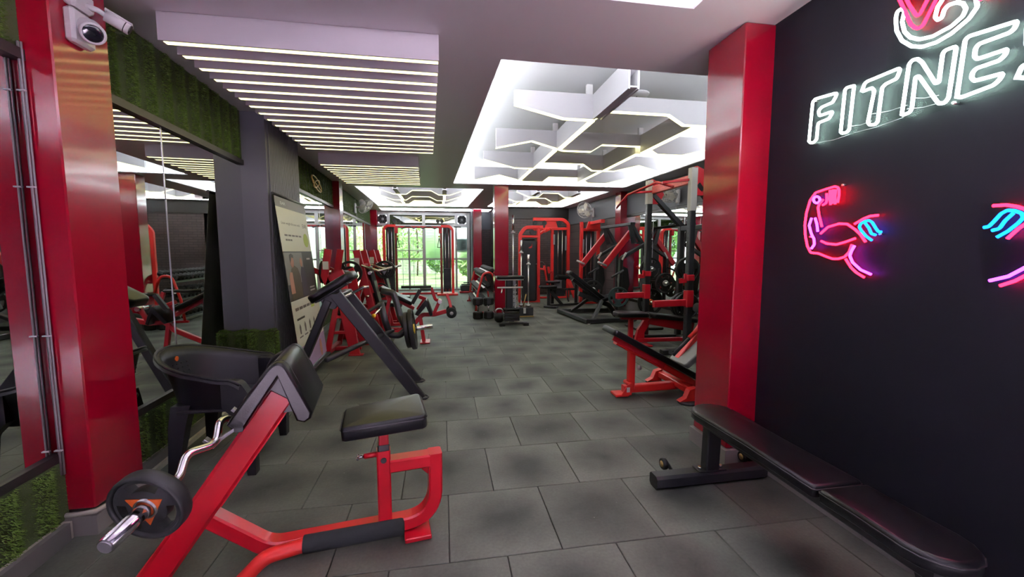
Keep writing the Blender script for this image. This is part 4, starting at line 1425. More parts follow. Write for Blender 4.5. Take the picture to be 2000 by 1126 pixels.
c2.p('sun_hood', MB().rect([b0 + V((0, 0, 0.022)), b1 + bdv * 0.012 + V((0, 0, 0.022))], 0.05, 0.012, c=0.004), 'white_plastic')
c2.p('seam_band', MB().cyl(b0 + (b1 - b0) * 0.78, b0 + (b1 - b0) * 0.82, 0.0275, 20), 'charcoal_steel')
c2.p('lens_glass', MB().cyl(b1, b1 + bdv * 0.004, 0.022, 18), 'glass_black')
cb = T('cable_bundle', 'translucent grey cable bundle tied along the near red column edge', 'cable', (-1.745, 2.135, 0.3))
for k in range(3):
    cb.p('cable', MB().tube([(-1.748 + k * 0.007, 2.135 - 0.006 * (k % 2), 0.3 + i * 0.19 + 0.001) for i in range(11)], 0.004, 6, up=V((1, 0, 0))), 'wire_grey')
for z in (0.42, 0.95, 1.6, 2.0):
    cb.p('cable_tie', MB().rect([(-1.755, 2.125, z), (-1.727, 2.125, z)], 0.012, 0.006), 'white_plastic')

# ------------------------------------------------------------------ black chest-supported row machine
rm = T('chest_row_machine', 'black steel chest-supported row machine with slanted twin beams', 'gym machine', (-0.65, 3.98, 0))
for y, xf, xt, zt in ((3.72, -0.215, -0.905, 0.955), (4.22, -0.27, -0.93, 0.93)):
    b = rm.p('slant_beam', MB().rect([(xf, y, 0.0), (xt, y, zt)], 0.05, 0.095, up=V((0.8, 0, 0.58))), 'charcoal_steel')
    rm.p('foot_loop', MB().tube([(xf - 0.06, y - 0.045, 0.012), (xf + 0.05, y - 0.045, 0.012), (xf + 0.07, y, 0.012), (xf + 0.05, y + 0.045, 0.012), (xf - 0.06, y + 0.045, 0.012)], 0.008, 8, bend=0.03), 'charcoal_steel', b)
    rm.p('foot_plate', MB().cbox((xf - 0.01, y, 0.006), (0.12, 0.09, 0.01), 0.002), 'charcoal_steel', b)
rm.p('rear_leg', MB().rect([(-1.03, 3.96, 0.88), (-1.40, 3.96, 0.02)], 0.07, 0.08, up=V((0, 1, 0))), 'black_steel')
rm.p('rear_foot', MB().rect([(-1.40, 3.72, 0.03), (-1.40, 4.22, 0.03)], 0.07, 0.06), 'black_steel')
rm.p('top_bridge', MB().rect([(-0.91, 3.72, 0.93), (-0.92, 4.22, 0.93)], 0.08, 0.06), 'black_steel')
pu = V((0.345, 0, 0.215)).normalized()
pdm = rm.p('chest_pad', MB().pad(rr(0.44, 0.30, 0.07, 5), (-0.985, 3.97, 1.005), pu, (0, 1, 0), 0.075, 0.022, 0.008), 'vinyl')
rm.p('pad_plate', MB().rect([V((-0.985, 3.97, 0.955)) - pu * 0.16, V((-0.985, 3.97, 0.955)) + pu * 0.16], 0.2, 0.012, up=V((-0.52, 0, 0.85))), 'black_steel', pdm)
rm.p('adjust_bracket', MB().prism([(-1.10, 0.90), (-0.93, 0.98), (-0.90, 0.90), (-0.98, 0.80), (-1.06, 0.82)], (0, 3.97, 0), (1, 0, 0), (0, 0, 1), (0, 1, 0), 0.08), 'black_steel')
rm.p('axle_bar', MB().tube([(-0.885, 3.28, 0.50), (-0.72, 3.80, 0.505), (-0.535, 4.46, 0.49)], 0.021, 12), 'charcoal_steel')
rm.p('lever_arm', MB().tube([(-0.64, 4.40, 0.80), (-0.60, 4.40, 0.60), (-0.555, 4.42, 0.45), (-0.46, 4.43, 0.44), (-0.40, 4.42, 0.50)], 0.034, 12, bend=0.06), 'black_steel')
rm.p('lever_arm', MB().tube([(-0.66, 4.62, 0.90), (-0.53, 4.60, 0.875), (-0.46, 4.55, 0.62), (-0.40, 4.45, 0.52)], 0.034, 12, bend=0.05), 'black_steel')
rm.p('side_handle', MB().tube([(-0.845, 4.18, 0.665), (-0.66, 4.32, 0.775), (-0.635, 4.40, 0.79)], 0.017, 10), 'charcoal_steel')
h = rm.p('pull_pin', MB().cyl((-0.625, 4.33, 0.755), (-0.672, 4.20, 0.70), 0.013, 12), 'chrome')
rm.p('pin_knob', MB().sphere((-0.676, 4.19, 0.693), 0.021, 14, 8), 'yellow', h, label='yellow pull knob')
rm.p('grip_bar', MB().tube([(-0.90, 4.10, 0.905), (-0.87, 4.10, 0.92), (-0.745, 4.10, 0.985), (-0.70, 4.10, 0.985)], 0.014, 10), 'chrome')
rm.p('grip_bar', MB().tube([(-0.90, 3.82, 0.905), (-0.87, 3.82, 0.92), (-0.80, 3.82, 0.955)], 0.014, 10), 'chrome')
rm.p('sleeve', MB().cyl((-0.43, 4.41, 0.497), (-0.115, 4.40, 0.535), 0.0255, 20), 'chrome')
for i, x in enumerate((-0.375, -0.325)):
    weight_plate(('inner' if i == 0 else 'outer') + ' black rubber plate loaded on the row machine sleeve', (x, 4.408, 0.503 + i * 0.006), 0.19 + 0.025 * i, 0.044, (0, -0.12, 0), 'rubber', 'yellow', 'plates on the row machine', True)

# ------------------------------------------------------------------ red plate-loaded machines along the left mirror
def a_frame(t, y, pts_front, pts_rear, zbars, w=0.085, m='machine_red'):
    t.p('front_leg', MB().rect(pts_front, 0.05, w, up=V((1, 0, 0.2))), m)
    t.p('rear_leg', MB().rect(pts_rear, 0.05, w * 0.7, up=V((1, 0, 0.2))), m)
m1 = T('shoulder_press_machine', 'dark red plate-loaded machine beside the banner, partly behind the black row machine', 'gym machine', (-1.40, 5.6, 0))
for y in (5.30, 5.92):
    m1.p('side_plate', MB().prism([(-1.40, 1.03), (-1.34, 1.06), (-1.24, 1.10), (-1.21, 1.02), (-1.06, 0.0), (-1.18, 0.0), (-1.30, 0.66), (-1.45, 0.90)], (0, y, 0), (1, 0, 0), (0, 0, 1), (0, 1, 0), 0.05), 'machine_red')
    m1.p('rear_leg', MB().rect([(-1.30, y, 0.78), (-1.46, y, 0.02)], 0.05, 0.065, up=V((1, 0, 0))), 'machine_red')
    for z in (0.50, 0.30):
        m1.p('cross_bar', MB().rect([(-1.38 - (0.5 - z) * 0.22, y, z), (-1.17 + (0.5 - z) * 0.2, y, z)], 0.04, 0.035), 'machine_red')
    m1.p('foot_plate', MB().cbox((-1.11, y, 0.008), (0.18, 0.09, 0.015), 0.003), 'machine_red')
    m1.p('horn', MB().rect([(-1.42, y, 0.92), (-1.455, y, 1.02), (-1.40, y, 1.35)], 0.05, 0.085, up=V((1, 0, 0.1)), r=0.05), 'machine_red')
    m1.p('lever', MB().rect([(-1.50, y + 0.08, 0.93), (-1.52, y + 0.08, 1.05), (-1.62, y + 0.08, 1.10)], 0.04, 0.06, up=V((1, 0, 0.3)), r=0.05), 'machine_red')
m1.p('rear_beam', MB().rect([(-1.46, 5.30, 0.04), (-1.46, 5.92, 0.04)], 0.06, 0.06), 'machine_red')
m1.p('top_beam', MB().rect([(-1.35, 5.30, 0.98), (-1.35, 5.92, 0.98)], 0.06, 0.06), 'machine_red')
m1.p('seat', MB().pad(rr(0.34, 0.32, 0.06), (-1.20, 5.6, 0.50), (1, 0, 0), (0, 1, 0), 0.06, 0.018), 'vinyl')
m1.p('back_pad', MB().pad(rr(0.30, 0.55, 0.06), (-1.31, 5.6, 0.80), (0, 1, 0), (0.14, 0, 0.99), 0.06, 0.018), 'vinyl')
m1.p('seat_post', MB().rect([(-1.22, 5.6, 0.02), (-1.22, 5.6, 0.47)], 0.06, 0.06, up=V((0, 1, 0))), 'machine_red')
m1.p('base_rail', MB().rect([(-1.46, 5.6, 0.03), (-1.10, 5.6, 0.03)], 0.06, 0.05), 'machine_red')
m1.p('tag_sheet', MB().cbox((-1.43, 5.265, 1.15), (0.07, 0.006, 0.10), 0.002), 'paper_white')
m1.p('plate_sleeve', MB().cyl((-1.40, 5.42, 1.06), (-1.60, 5.42, 1.06), 0.024, 12), 'chrome')
m1.p('plate_sleeve', MB().cyl((-1.31, 5.90, 1.02), (-1.31, 6.14, 1.02), 0.024, 12), 'chrome')
m1.o.location.y += 0.15
weight_plate('black plate on the left end of the banner-side machine', (-1.50, 5.57, 1.06), 0.145, 0.03, (0, 0, 0), group='plates on the left machines')
weight_plate('black plate hanging at the rear of the banner-side machine', (-1.31, 6.20, 1.02), 0.17, 0.03, (0, 0, PI / 2), group='plates on the left machines')

def upright_machine(label, x, y, plates, m='machine_red'):
    t = T('lever_press_machine', label, 'gym machine', (x, y, 0))
    for dy in (-0.27, 0.27):
        t.p('upright', MB().rect([(x - 0.20, y + dy, 1.34), (x + 0.10, y + dy, 0.02)], 0.055, 0.10, up=V((1, 0, 0.2))), m)
        t.p('rear_strut', MB().rect([(x - 0.10, y + dy, 0.95), (x - 0.42, y + dy, 0.02)], 0.045, 0.06, up=V((1, 0, 0.2))), m)
        t.p('side_rail', MB().rect([(x - 0.42, y + dy, 0.035), (x + 0.35, y + dy, 0.035)], 0.05, 0.05), m)
        t.p('cross_tie', MB().rect([(x - 0.24, y + dy, 0.45), (x + 0.02, y + dy, 0.45)], 0.035, 0.03), m)
        t.p('press_arm', MB().tube([(x - 0.12, y + dy * 1.25, 1.12), (x + 0.12, y + dy * 1.25, 1.03), (x + 0.24, y + dy * 1.2, 1.06)], 0.02, 10), 'chrome')
        t.p('gusset', MB().prism([(-0.12, 0.0), (0.06, 0.0), (0.0, 0.2)], (x - 0.02, y + dy * 1.05, 0.70), (1, 0, 0), (0, 0, 1), (0, 1, 0), 0.012), m)
    t.p('top_bar', MB().rect([(x - 0.15, y - 0.27, 1.10), (x - 0.15, y + 0.27, 1.10)], 0.06, 0.06), m)
    t.p('low_bar', MB().rect([(x - 0.42, y - 0.30, 0.035), (x - 0.42, y + 0.30, 0.035)], 0.06, 0.05), m)
    t.p('seat', MB().pad(rr(0.40, 0.30, 0.06), (x + 0.22, y, 0.50), (1, 0, -0.12), (0, 1, 0), 0.06, 0.018), 'vinyl')
    t.p('back_pad', MB().pad(rr(0.28, 0.60, 0.06), (x + 0.0, y, 0.80), (0, 1, 0), (-0.22, 0, 0.97), 0.06, 0.018), 'vinyl')
    t.p('seat_post', MB().rect([(x + 0.2, y, 0.03), (x + 0.2, y, 0.47)], 0.06, 0.06, up=V((0, 1, 0))), m)
    t.p('mid_rail', MB().rect([(x - 0.42, y, 0.035), (x + 0.35, y, 0.035)], 0.06, 0.05), m)
    t.p('tag_sheet', MB().cbox((x - 0.19, y - 0.302, 1.17), (0.07, 0.006, 0.11), 0.002), 'paper_white')
    t.p('storage_peg', MB().cyl((x - 0.03, y - 0.27, 0.66), (x - 0.03, y - 0.52, 0.66), 0.02, 12), 'chrome')
    for dy in (-1, 1):
        t.p('plate_sleeve', MB().cyl((x + 0.02, y + dy * 0.33, 1.01), (x + 0.02, y + dy * 0.52, 1.01), 0.024, 12), 'chrome')
    return t
upright_machine('red leaning-upright press machine, second along the left mirror', -1.07, 6.75, 0)
upright_machine('red leaning-upright press machine, third along the left mirror with large plates', -1.02, 7.75, 0)
weight_plate('tri-grip black plate with pale badge, nearest on the third left machine', (-0.99, 7.33, 1.01), 0.155, 0.035, (0, 0, PI / 2), group='plates on the left machines', face='dull_silver')
weight_plate('black plate just behind the tri-grip plate on the third left machine', (-0.97, 7.40, 1.01), 0.155, 0.035, (0, 0, PI / 2), group='plates on the left machines')
weight_plate('black plate low at the rear of the third left machine', (-1.05, 7.28, 0.66), 0.13, 0.03, (0, 0, PI / 2), group='plates on the left machines')

# ------------------------------------------------------------------ red leg curl machine with rollers
lm = T('leg_curl_machine', 'red leg machine with black wedge pads and twin foam roller in mid aisle', 'gym machine', (-0.35, 6.1, 0))
Yl = 6.1
lm.p('base_beam', MB().rect([(-0.85, Yl, 0.06), (-0.40, Yl, 0.30), (-0.30, Yl, 0.41), (-0.13, Yl, 0.405), (0.04, Yl, 0.45)], 0.06, 0.06, up=V((0, 1, 0)), r=0.08), 'machine_red')
lm.p('front_leg', MB().rect([(-0.34, Yl, 0.40), (-0.29, Yl - 0.02, 0.02)], 0.05, 0.06, up=V((0, 1, 0))), 'machine_red')
lm.p('foot_plate', MB().cbox((-0.27, Yl, 0.008), (0.14, 0.26, 0.016), 0.003), 'machine_red')
lm.p('rear_leg', MB().rect([(-0.75, Yl, 0.70), (-0.90, Yl, 0.02)], 0.05, 0.06, up=V((0, 1, 0))), 'machine_red')
lm.p('rear_foot', MB().rect([(-0.90, Yl - 0.3, 0.03), (-0.90, Yl + 0.3, 0.03)], 0.06, 0.05), 'machine_red')
lm.p('long_pad', MB().pad(rr(0.50, 0.28, 0.05), (-0.66, Yl, 0.695), V((0.44, 0, -0.235)), (0, 1, 0), 0.05, 0.015), 'vinyl')
lm.p('pad_rail', MB().rect([(-0.87, Yl, 0.75), (-0.42, Yl, 0.50)], 0.08, 0.05, up=V((0, 0, 1))), 'machine_red')
wp_ = [(p.x, p.z) for p in fillet([(-0.40, 0, 0.42), (-0.235, 0, 0.665), (-0.165, 0, 0.40)], 0.03, 5)]
wpts = [(-0.405, 0.43)] + wp_[1:-1] + [(-0.155, 0.415), (-0.19, 0.40), (-0.245, 0.545), (-0.36, 0.41)]
lm.p('wedge_pad', sweep_section([(x, z) for x, z in wpts], Yl - 0.17, Yl + 0.17), 'vinyl')
lm.p('handle_frame', MB().rect([(-0.43, Yl - 0.22, 0.60), (-0.315, Yl - 0.22, 0.79)], 0.05, 0.055, up=V((0, 1, 0))), 'black_steel')
lm.p('handle_bar', MB().tube([(-0.62, Yl + 0.25, 0.79), (-0.18, Yl + 0.25, 0.79)], 0.022, 10), 'black_steel')
lm.p('handle_bar', MB().tube([(-0.32, Yl - 0.22, 0.79), (-0.17, Yl - 0.22, 0.795)], 0.02, 10), 'black_steel')
lm.p('upright', MB().rect([(-0.36, Yl + 0.15, 0.655), (-0.272, Yl + 0.15, 0.62), (-0.38, Yl + 0.15, 0.46)], 0.05, 0.05, up=V((0, 1, 0))), 'machine_red')
lm.p('upright', MB().rect([(-0.18, Yl + 0.25, 0.78), (-0.12, Yl + 0.25, 0.59), (-0.065, Yl + 0.2, 0.585)], 0.045, 0.045, up=V((0, 1, 0)), r=0.05), 'machine_red')
lm.p('lever_arm', MB().rect([(-0.14, Yl - 0.05, 0.42), (-0.06, Yl - 0.05, 0.60)], 0.045, 0.045, up=V((0, 1, 0))), 'machine_red')
lm.p('roller_arm', MB().rect([(0.115, Yl - 0.02, 0.46), (0.085, Yl + 0.03, 0.60), (0.05, Yl + 0.05, 0.70)], 0.04, 0.04, up=V((0, 1, 0))), 'machine_red')
lm.p('pivot', MB().cyl((-0.05, Yl - 0.1, 0.60), (-0.05, Yl + 0.1, 0.60), 0.03, 14), 'chrome')
for dy in (-0.17, 0.11):
    r_ = lm.p('foam_roller', MB().lathe((0.112, Yl + dy - 0.07, 0.447), (0, 1, 0), [(0.02, 0), (0.066, 0.004), (0.072, 0.02), (0.072, 0.12), (0.066, 0.136), (0.02, 0.14)], 24), 'foam')
    lm.p('roller_cap', MB().lathe((0.112, Yl + dy - 0.073, 0.447), (0, 1, 0), [(0.0, 0), (0.026, 0.002), (0.028, 0.01)], 16), 'dull_silver', r_)

# ------------------------------------------------------------------ cable crossover by the window
cx = T('cable_crossover', 'red twin-tower cable crossover machine in front of the window', 'gym machine', (-0.7, 12.7, 0))
Yc = 12.7
for x0_, x1_, s in ((-1.70, -1.36, 1), (0.30, -0.04, -1)):
    cx.p('outer_upright', MB().rect([(x0_, Yc, 0.05), (x0_, Yc, 1.98), (x0_ + s * 0.09, Yc, 2.07), (x1_, Yc, 2.07)], 0.08, 0.10, up=V((0, 1, 0)), r=0.12), 'machine_orange_red')
    cx.p('inner_upright', MB().rect([(x1_, Yc, 0.05), (x1_, Yc, 2.07)], 0.07, 0.075, up=V((0, 1, 0))), mat('brown_red', (0.22, 0.025, 0.02), 0.4) if 'brown_red' not in MATS else 'brown_red')
    cx.p('shroud', MB().cbox(((x0_ + x1_) / 2, Yc + 0.06, 1.07), (0.24, 0.05, 1.95), 0.01), 'black_steel')
    cx.p('base_foot', MB().cbox(((x0_ + x1_) / 2, Yc, 0.03), (0.62, 0.50, 0.055), 0.01), 'machine_orange_red')
    for k in (-0.05, 0.05):
        cx.p('guide_rod', MB().cyl(((x0_ + x1_) / 2 + k, Yc, 0.1), ((x0_ + x1_) / 2 + k, Yc, 2.0), 0.012, 8), 'chrome')
    st = cx.p('weight_stack', MB().cbox(((x0_ + x1_) / 2, Yc - 0.005, 0.50), (0.20, 0.09, 0.62), 0.004), 'charcoal_steel')
    for k in range(12):
        cx.p('stack_plate', MB().box(((x0_ + x1_) / 2, Yc - 0.02, 0.22 + k * 0.05), (0.20, 0.10, 0.042)), 'charcoal_steel', st)
    cx.p('cable', MB().cyl(((x0_ + x1_) / 2, Yc - 0.01, 0.82), ((x0_ + x1_) / 2, Yc - 0.01, 2.02), 0.005, 6), 'black_steel')
    hs = cx.p('pulley_head', MB().cbox((x1_ + s * 0.02, Yc - 0.06, 1.95), (0.10, 0.10, 0.20), 0.01), 'machine_red')
    for k in (-0.06, 0.06):
        cx.p('pulley', MB().cyl((x1_ + s * 0.03 + k, Yc - 0.06, 2.22), (x1_ + s * 0.03 + k, Yc + 0.0, 2.22), 0.055, 16), 'black_steel')
    xx = x1_ + s * 0.06
    hd = cx.p('pull_handle', MB().tube([(xx, Yc - 0.1, 1.72), (xx - 0.05, Yc - 0.1, 1.44), (xx + 0.05, Yc - 0.1, 1.44), (xx, Yc - 0.1, 1.72)], 0.01, 8), 'rubber')
    cx.p('clip', MB().sphere((xx, Yc - 0.1, 1.76), 0.025, 8, 6), 'yellow', hd)
cx.p('cross_beam', MB().rect([(-1.40, Yc, 2.04), (0.0, Yc, 2.04)], 0.06, 0.06), 'machine_red')
for xa, xb in ((-1.25, -0.75), (-0.65, -0.15)):
    cx.p('chin_bar', MB().tube([(xa, Yc - 0.05, 2.03), (xa + 0.08, Yc - 0.12, 1.99), (xa + 0.2, Yc - 0.12, 2.05), (xb - 0.2, Yc - 0.12, 2.05), (xb - 0.08, Yc - 0.12, 1.99), (xb, Yc - 0.05, 2.03)], 0.016, 8), 'black_steel')
for xa, xb in ((-1.74, -1.95), (0.34, 0.56)):
    cx.p('side_bar', MB().cyl((xa, Yc, 2.06), (xb, Yc, 2.05), 0.018, 10), 'black_steel')
cx.p('floor_bar', MB().rect([(-1.4, Yc + 0.16, 0.04), (0.0, Yc + 0.16, 0.04)], 0.08, 0.06), 'machine_red')

# ------------------------------------------------------------------ middle: pedestal stand, dumbbells, bars, rack
ps = T('pedestal_stand', 'black pedestal stand with flat padded top and pale cross bar before the middle column', 'gym stand', (1.20, 7.22, 0))
ps.p('top_pad', MB().pad(rr(0.50, 0.30, 0.05), (1.18, 7.30, 0.862), (1, 0, 0), (0, 1, 0), 0.05, 0.015), 'vinyl')
ps.p('pad_board', MB().cbox((1.18, 7.30, 0.825), (0.46, 0.26, 0.025), 0.004), 'chalk')
ps.p('column', MB().rect([(1.17, 7.34, 0.25), (1.17, 7.34, 0.82)], 0.12, 0.13, up=V((0, 1, 0))), 'black_steel')
ps.p('column', MB().rect([(1.27, 7.38, 0.25), (1.27, 7.38, 0.82)], 0.06, 0.06, up=V((0, 1, 0))), 'dull_silver')
ps.p('cross_bar', MB().cyl((0.945, 7.22, 0.683), (1.40, 7.22, 0.683), 0.014, 12), 'white_plastic', label='pale horizontal bar')
ps.p('bar_lever', MB().tube([(1.03, 7.22, 0.67), (1.02, 7.2, 0.60), (1.01, 7.2, 0.585)], 0.012, 8), 'chrome')
sp = MB()
for i in range(40):
    a = i * 0.9
    sp.v.append((0, 0, 0)) if False else None
sp.tube([(1.275 + math.cos(i * 0.8) * 0.028, 7.30 + math.sin(i * 0.8) * 0.028, 0.29 + i * 0.0095) for i in range(48)], 0.006, 6)
ps.p('spring', sp, 'chrome')
stk = ps.p('weight_block', MB().cbox((1.20, 7.26, 0.205), (0.27, 0.20, 0.035), 0.006), 'rubber')
for k in range(3):
    ps.p('block_layer', MB().cbox((1.20, 7.26, 0.115 + k * 0.055 + (0.055 if k == 2 else 0)), (0.275, 0.20, 0.05), 0.006), 'rubber', stk)
ps.p('block_layer', MB().cbox((1.20, 7.26, 0.28), (0.275, 0.20, 0.03), 0.006), 'rubber', stk)
ps.p('base_bar', MB().rect([(1.00, 7.17, 0.045), (1.47, 7.19, 0.045)], 0.06, 0.04), 'black_steel')
for x in (1.02, 1.45):
    ps.p('rubber_foot', MB().cbox((x, 7.18, 0.028), (0.10, 0.10, 0.054), 0.006), 'rubber')
ps.p('stem', MB().rect([(1.20, 7.20, 0.05), (1.20, 7.24, 0.10)], 0.10, 0.05, up=V((0, 1, 0))), 'steel')
kb = T('kettlebell', 'black kettlebell beside the pedestal stand', 'kettlebell', (1.03, 7.62, 0))
kb.p('bell', MB().lathe((1.03, 7.62, 0), (0, 0, 1), [(0.05, 0), (0.085, 0.03), (0.10, 0.085), (0.085, 0.14), (0.05, 0.17), (0.0, 0.178)], 20), 'rubber')
kb.p('handle', MB().tube([(0.97, 7.62, 0.14), (0.965, 7.62, 0.22), (1.0, 7.62, 0.25), (1.06, 7.62, 0.25), (1.095, 7.62, 0.22), (1.09, 7.62, 0.14)], 0.015, 8, bend=0.03), 'steel')

def hex_head(mb, p, q, r):
    return mb.cyl(p, q, r, 6, smooth=False)
def dumbbell_meshes(L, r, hl):
    h1 = MB().lathe((0, 0, 0), (1, 0, 0), [(r * 0.82, L / 2 - hl), (r, L / 2 - hl * 0.85), (r, L / 2 - hl * 0.15), (r * 0.82, L / 2)], 8, smooth=False).mesh('head')
    h2 = MB().lathe((0, 0, 0), (-1, 0, 0), [(r * 0.82, L / 2 - hl), (r, L / 2 - hl * 0.85), (r, L / 2 - hl * 0.15), (r * 0.82, L / 2)], 8, smooth=False).mesh('head')
    hd = MB().lathe((0, 0, 0), (1, 0, 0), [(0.015, -L / 2 + hl), (0.017, -0.02), (0.018, 0.0), (0.017, 0.02), (0.015, L / 2 - hl)], 12).mesh('handle')
    for me, m in ((h1, 'rubber'), (h2, 'rubber'), (hd, 'chrome')): me.materials.append(MATS[m])
    return h1, h2, hd
def dumbbell(ms, label, loc, rot, group):
    t = thing('dumbbell', label, 'dumbbell', loc, 0, group)
    t.rotation_euler = rot
    for nm, me in zip(('head', 'head', 'handle'), ms): link(bpy.data.objects.new(nm, me), t)
    return t
big = dumbbell_meshes(0.42, 0.105, 0.145)
dumbbell(big, 'large black dumbbell standing upright on the floor, left one of the pair', (0.665, 8.05, 0.21), (0, -PI / 2, PI / 8), 'large dumbbells on the floor')
dumbbell(big, 'large black dumbbell standing upright on the floor, right one of the pair', (0.878, 8.06, 0.21), (0, -PI / 2, PI / 8), 'large dumbbells on the floor')

bh = T('bar_holder', 'low black and yellow floor box holding upright bars behind the pedestal stand', 'bar holder', (1.66, 8.22, 0))
for y in (8.12, 8.34):
    bh.p('side_board', MB().cbox((1.65, y, 0.10), (0.29, 0.012, 0.17), 0.002), 'black_steel')
for x in (1.51, 1.79):
    bh.p('end_board', MB().cbox((x, 8.23, 0.10), (0.012, 0.22, 0.17), 0.002), 'black_steel')
bh.p('base_board', MB().cbox((1.65, 8.23, 0.012), (0.31, 0.25, 0.022), 0.003), 'brass')
bh.p('top_plate', MB().cbox((1.65, 8.23, 0.185), (0.29, 0.22, 0.012), 0.002), 'charcoal_steel')
bh.p('strap', MB().cbox((1.615, 8.108, 0.13), (0.05, 0.006, 0.11), 0.001), 'chalk')
def standing_bar(label, x, y, z0, z1, slen):
    t = T('barbell', label, 'barbell', (x, y, z0), group='bars standing in the floor box')
    t.p('shaft', MB().cyl((x, y, z0), (x, y, z1 - slen), 0.014, 12), 'chrome')
    t.p('sleeve', MB().cyl((x, y, z1 - slen), (x, y, z1), 0.024, 14), 'chrome')
    t.p('collar', MB().cyl((x, y, z1 - slen - 0.02), (x, y, z1 - slen + 0.01), 0.045, 16), 'steel')
    t.p('lower_collar', MB().cyl((x, y, z0 + 0.02), (x, y, z0 + 0.05), 0.045, 16), 'steel')
standing_bar('short chrome bar standing upright in the floor box, in front of the black shroud', 1.71, 8.20, 0.19, 1.26, 0.19)
standing_bar('tall chrome barbell standing upright right beside the middle column', 1.43, 8.42, 0.0, 2.06, 0.35)
standing_bar('medium chrome bar standing upright between tall barbell and shroud', 1.575, 8.28, 0.19, 1.55, 0.25)
wst = T('wooden_stick', 'short wooden stick leaning out of the floor box', 'stick', (1.60, 8.2, 0.19))
wst.p('rod', MB().cyl((1.60, 8.21, 0.19), (1.655, 8.16, 0.46), 0.012, 10), 'brass')
wst.p('end_cap', MB().cyl((1.655, 8.16, 0.46), (1.658, 8.157, 0.475), 0.013, 10), 'black_steel')

# dumbbell rack standing along the aisle behind the middle column
dr = T('dumbbell_rack', 'three-tier red dumbbell rack standing along the aisle behind the middle column', 'rack', (0.95, 9.8, 0))
RY0, RY1 = 8.74, 10.95
for y in (RY0, RY1):
    dr.p('side_tube', MB().tube([(0.68, y, 0.02), (0.72, y, 0.42), (0.84, y, 0.86), (1.02, y, 0.88), (1.15, y, 0.5), (1.20, y, 0.02)], 0.024, 10, up=V((0, 1, 0)), bend=0.12), 'machine_orange_red')
    dr.p('side_foot', MB().rect([(0.62, y, 0.02), (1.22, y, 0.02)], 0.05, 0.04), 'machine_red')
TIERS = ((0.80, 0.14), (0.87, 0.46), (0.95, 0.79))
dbm = dumbbell_meshes(0.30, 0.060, 0.105)
ND = 14
ordinal = ('nearest', 'second', 'third', 'fourth', 'fifth', 'sixth', 'seventh', 'eighth', 'ninth', 'tenth', 'eleventh', 'twelfth', 'thirteenth', 'farthest')
for ti, (tx, tz) in enumerate(TIERS):
    for dx in (-0.09, 0.09):
        dr.p('shelf_rail', MB().rect([(tx + dx, RY0, tz + dx * 0.4), (tx + dx, RY1, tz + dx * 0.4)], 0.05, 0.04), 'black_steel')
    for k in range(ND):
        y = RY0 + 0.10 + k * (RY1 - RY0 - 0.2) / (ND - 1)
        dumbbell(dbm, f"{ordinal[k]} black dumbbell on the {('lowest', 'middle', 'top')[ti]} tier of the red rack", (tx, y, tz + 0.085), (0.0, -0.38, 0), 'dumbbells on the rack')

# small stepper by the window corner
sb = T('step_platform', 'small black stepper on a red base by the window corner', 'stepper', (0.72, 13.35, 0))
sb.p('base', MB().cbox((0.72, 13.35, 0.03), (0.42, 0.40, 0.05), 0.01), 'machine_red')
sb.p('body', MB().cbox((0.72, 13.35, 0.15), (0.36, 0.34, 0.18), 0.03), 'plastic_black')
sb.p('pedal', MB().cbox((0.72, 13.25, 0.27), (0.30, 0.12, 0.03), 0.008), 'rubber')
sb.p('pedal', MB().cbox((0.74, 13.42, 0.31), (0.18, 0.12, 0.03), 0.008), 'rubber')

# ------------------------------------------------------------------ pulldown / cable station before the brick wall
pd = T('lat_pulldown_machine', 'bright red pulldown station with tall black weight shroud before the brick wall', 'gym machine', (2.4, 10.5, 0))
Yp = 10.45
pd.p('front_frame', MB().rect([(1.955, Yp, 0.03), (1.955, Yp, 1.75), (2.09, Yp, 1.93), (2.55, Yp, 1.94)], 0.09, 0.075, up=V((0, 1, 0)), r=0.16), 'machine_orange_red')
pd.p('front_frame', MB().rect([(2.44, Yp, 0.03), (2.44, Yp, 1.94)], 0.08, 0.075, up=V((0, 1, 0))), 'machine_orange_red')
pd.p('top_rail', MB().rect([(1.96, Yp, 1.70), (2.44, Yp, 1.70)], 0.07, 0.06), 'machine_orange_red')
sh = pd.p('shroud', MB().cbox((2.185, Yp - 0.02, 0.82), (0.40, 0.14, 1.56), 0.03), 'black_steel')
pd.p('shroud_top', MB().cbox((2.185, Yp - 0.02, 1.63), (0.30, 0.12, 0.06), 0.028), 'plastic_black', sh)
pd.p('maker_emblem', MB().prism([(-0.05, -0.05), (0.0, -0.06), (0.05, -0.04), (0.045, 0.07), (0.03, 0.0), (0.0, -0.015)], (2.205, Yp - 0.093, 1.46), (1, 0, 0), (0, 0, 1), (0, 1, 0), 0.003), 'machine_orange_red', sh, label='small red emblem')
pd.p('base_rail', MB().rect([(1.92, Yp, 0.03), (2.48, Yp, 0.03)], 0.09, 0.05), 'machine_orange_red')
pd.p('pulley', MB().cyl((2.26, Yp - 0.05, 1.82), (2.26, Yp - 0.01, 1.82), 0.06, 18), 'black_steel')
Yq = 11.25
pd.p('rear_frame', MB().rect([(2.47, Yq, 2.20), (3.33, Yq, 2.20), (3.48, Yq, 2.08), (3.48, Yq, 0.03)], 0.09, 0.08, up=V((0, 1, 0)), r=0.14), 'machine_orange_red')
pd.p('rear_frame', MB().rect([(3.02, Yq, 0.03), (3.02, Yq, 1.93)], 0.08, 0.08, up=V((0, 1, 0))), 'machine_orange_red')
pd.p('rear_rail', MB().rect([(2.45, Yq, 1.93), (3.48, Yq, 1.95)], 0.07, 0.07), 'machine_orange_red')
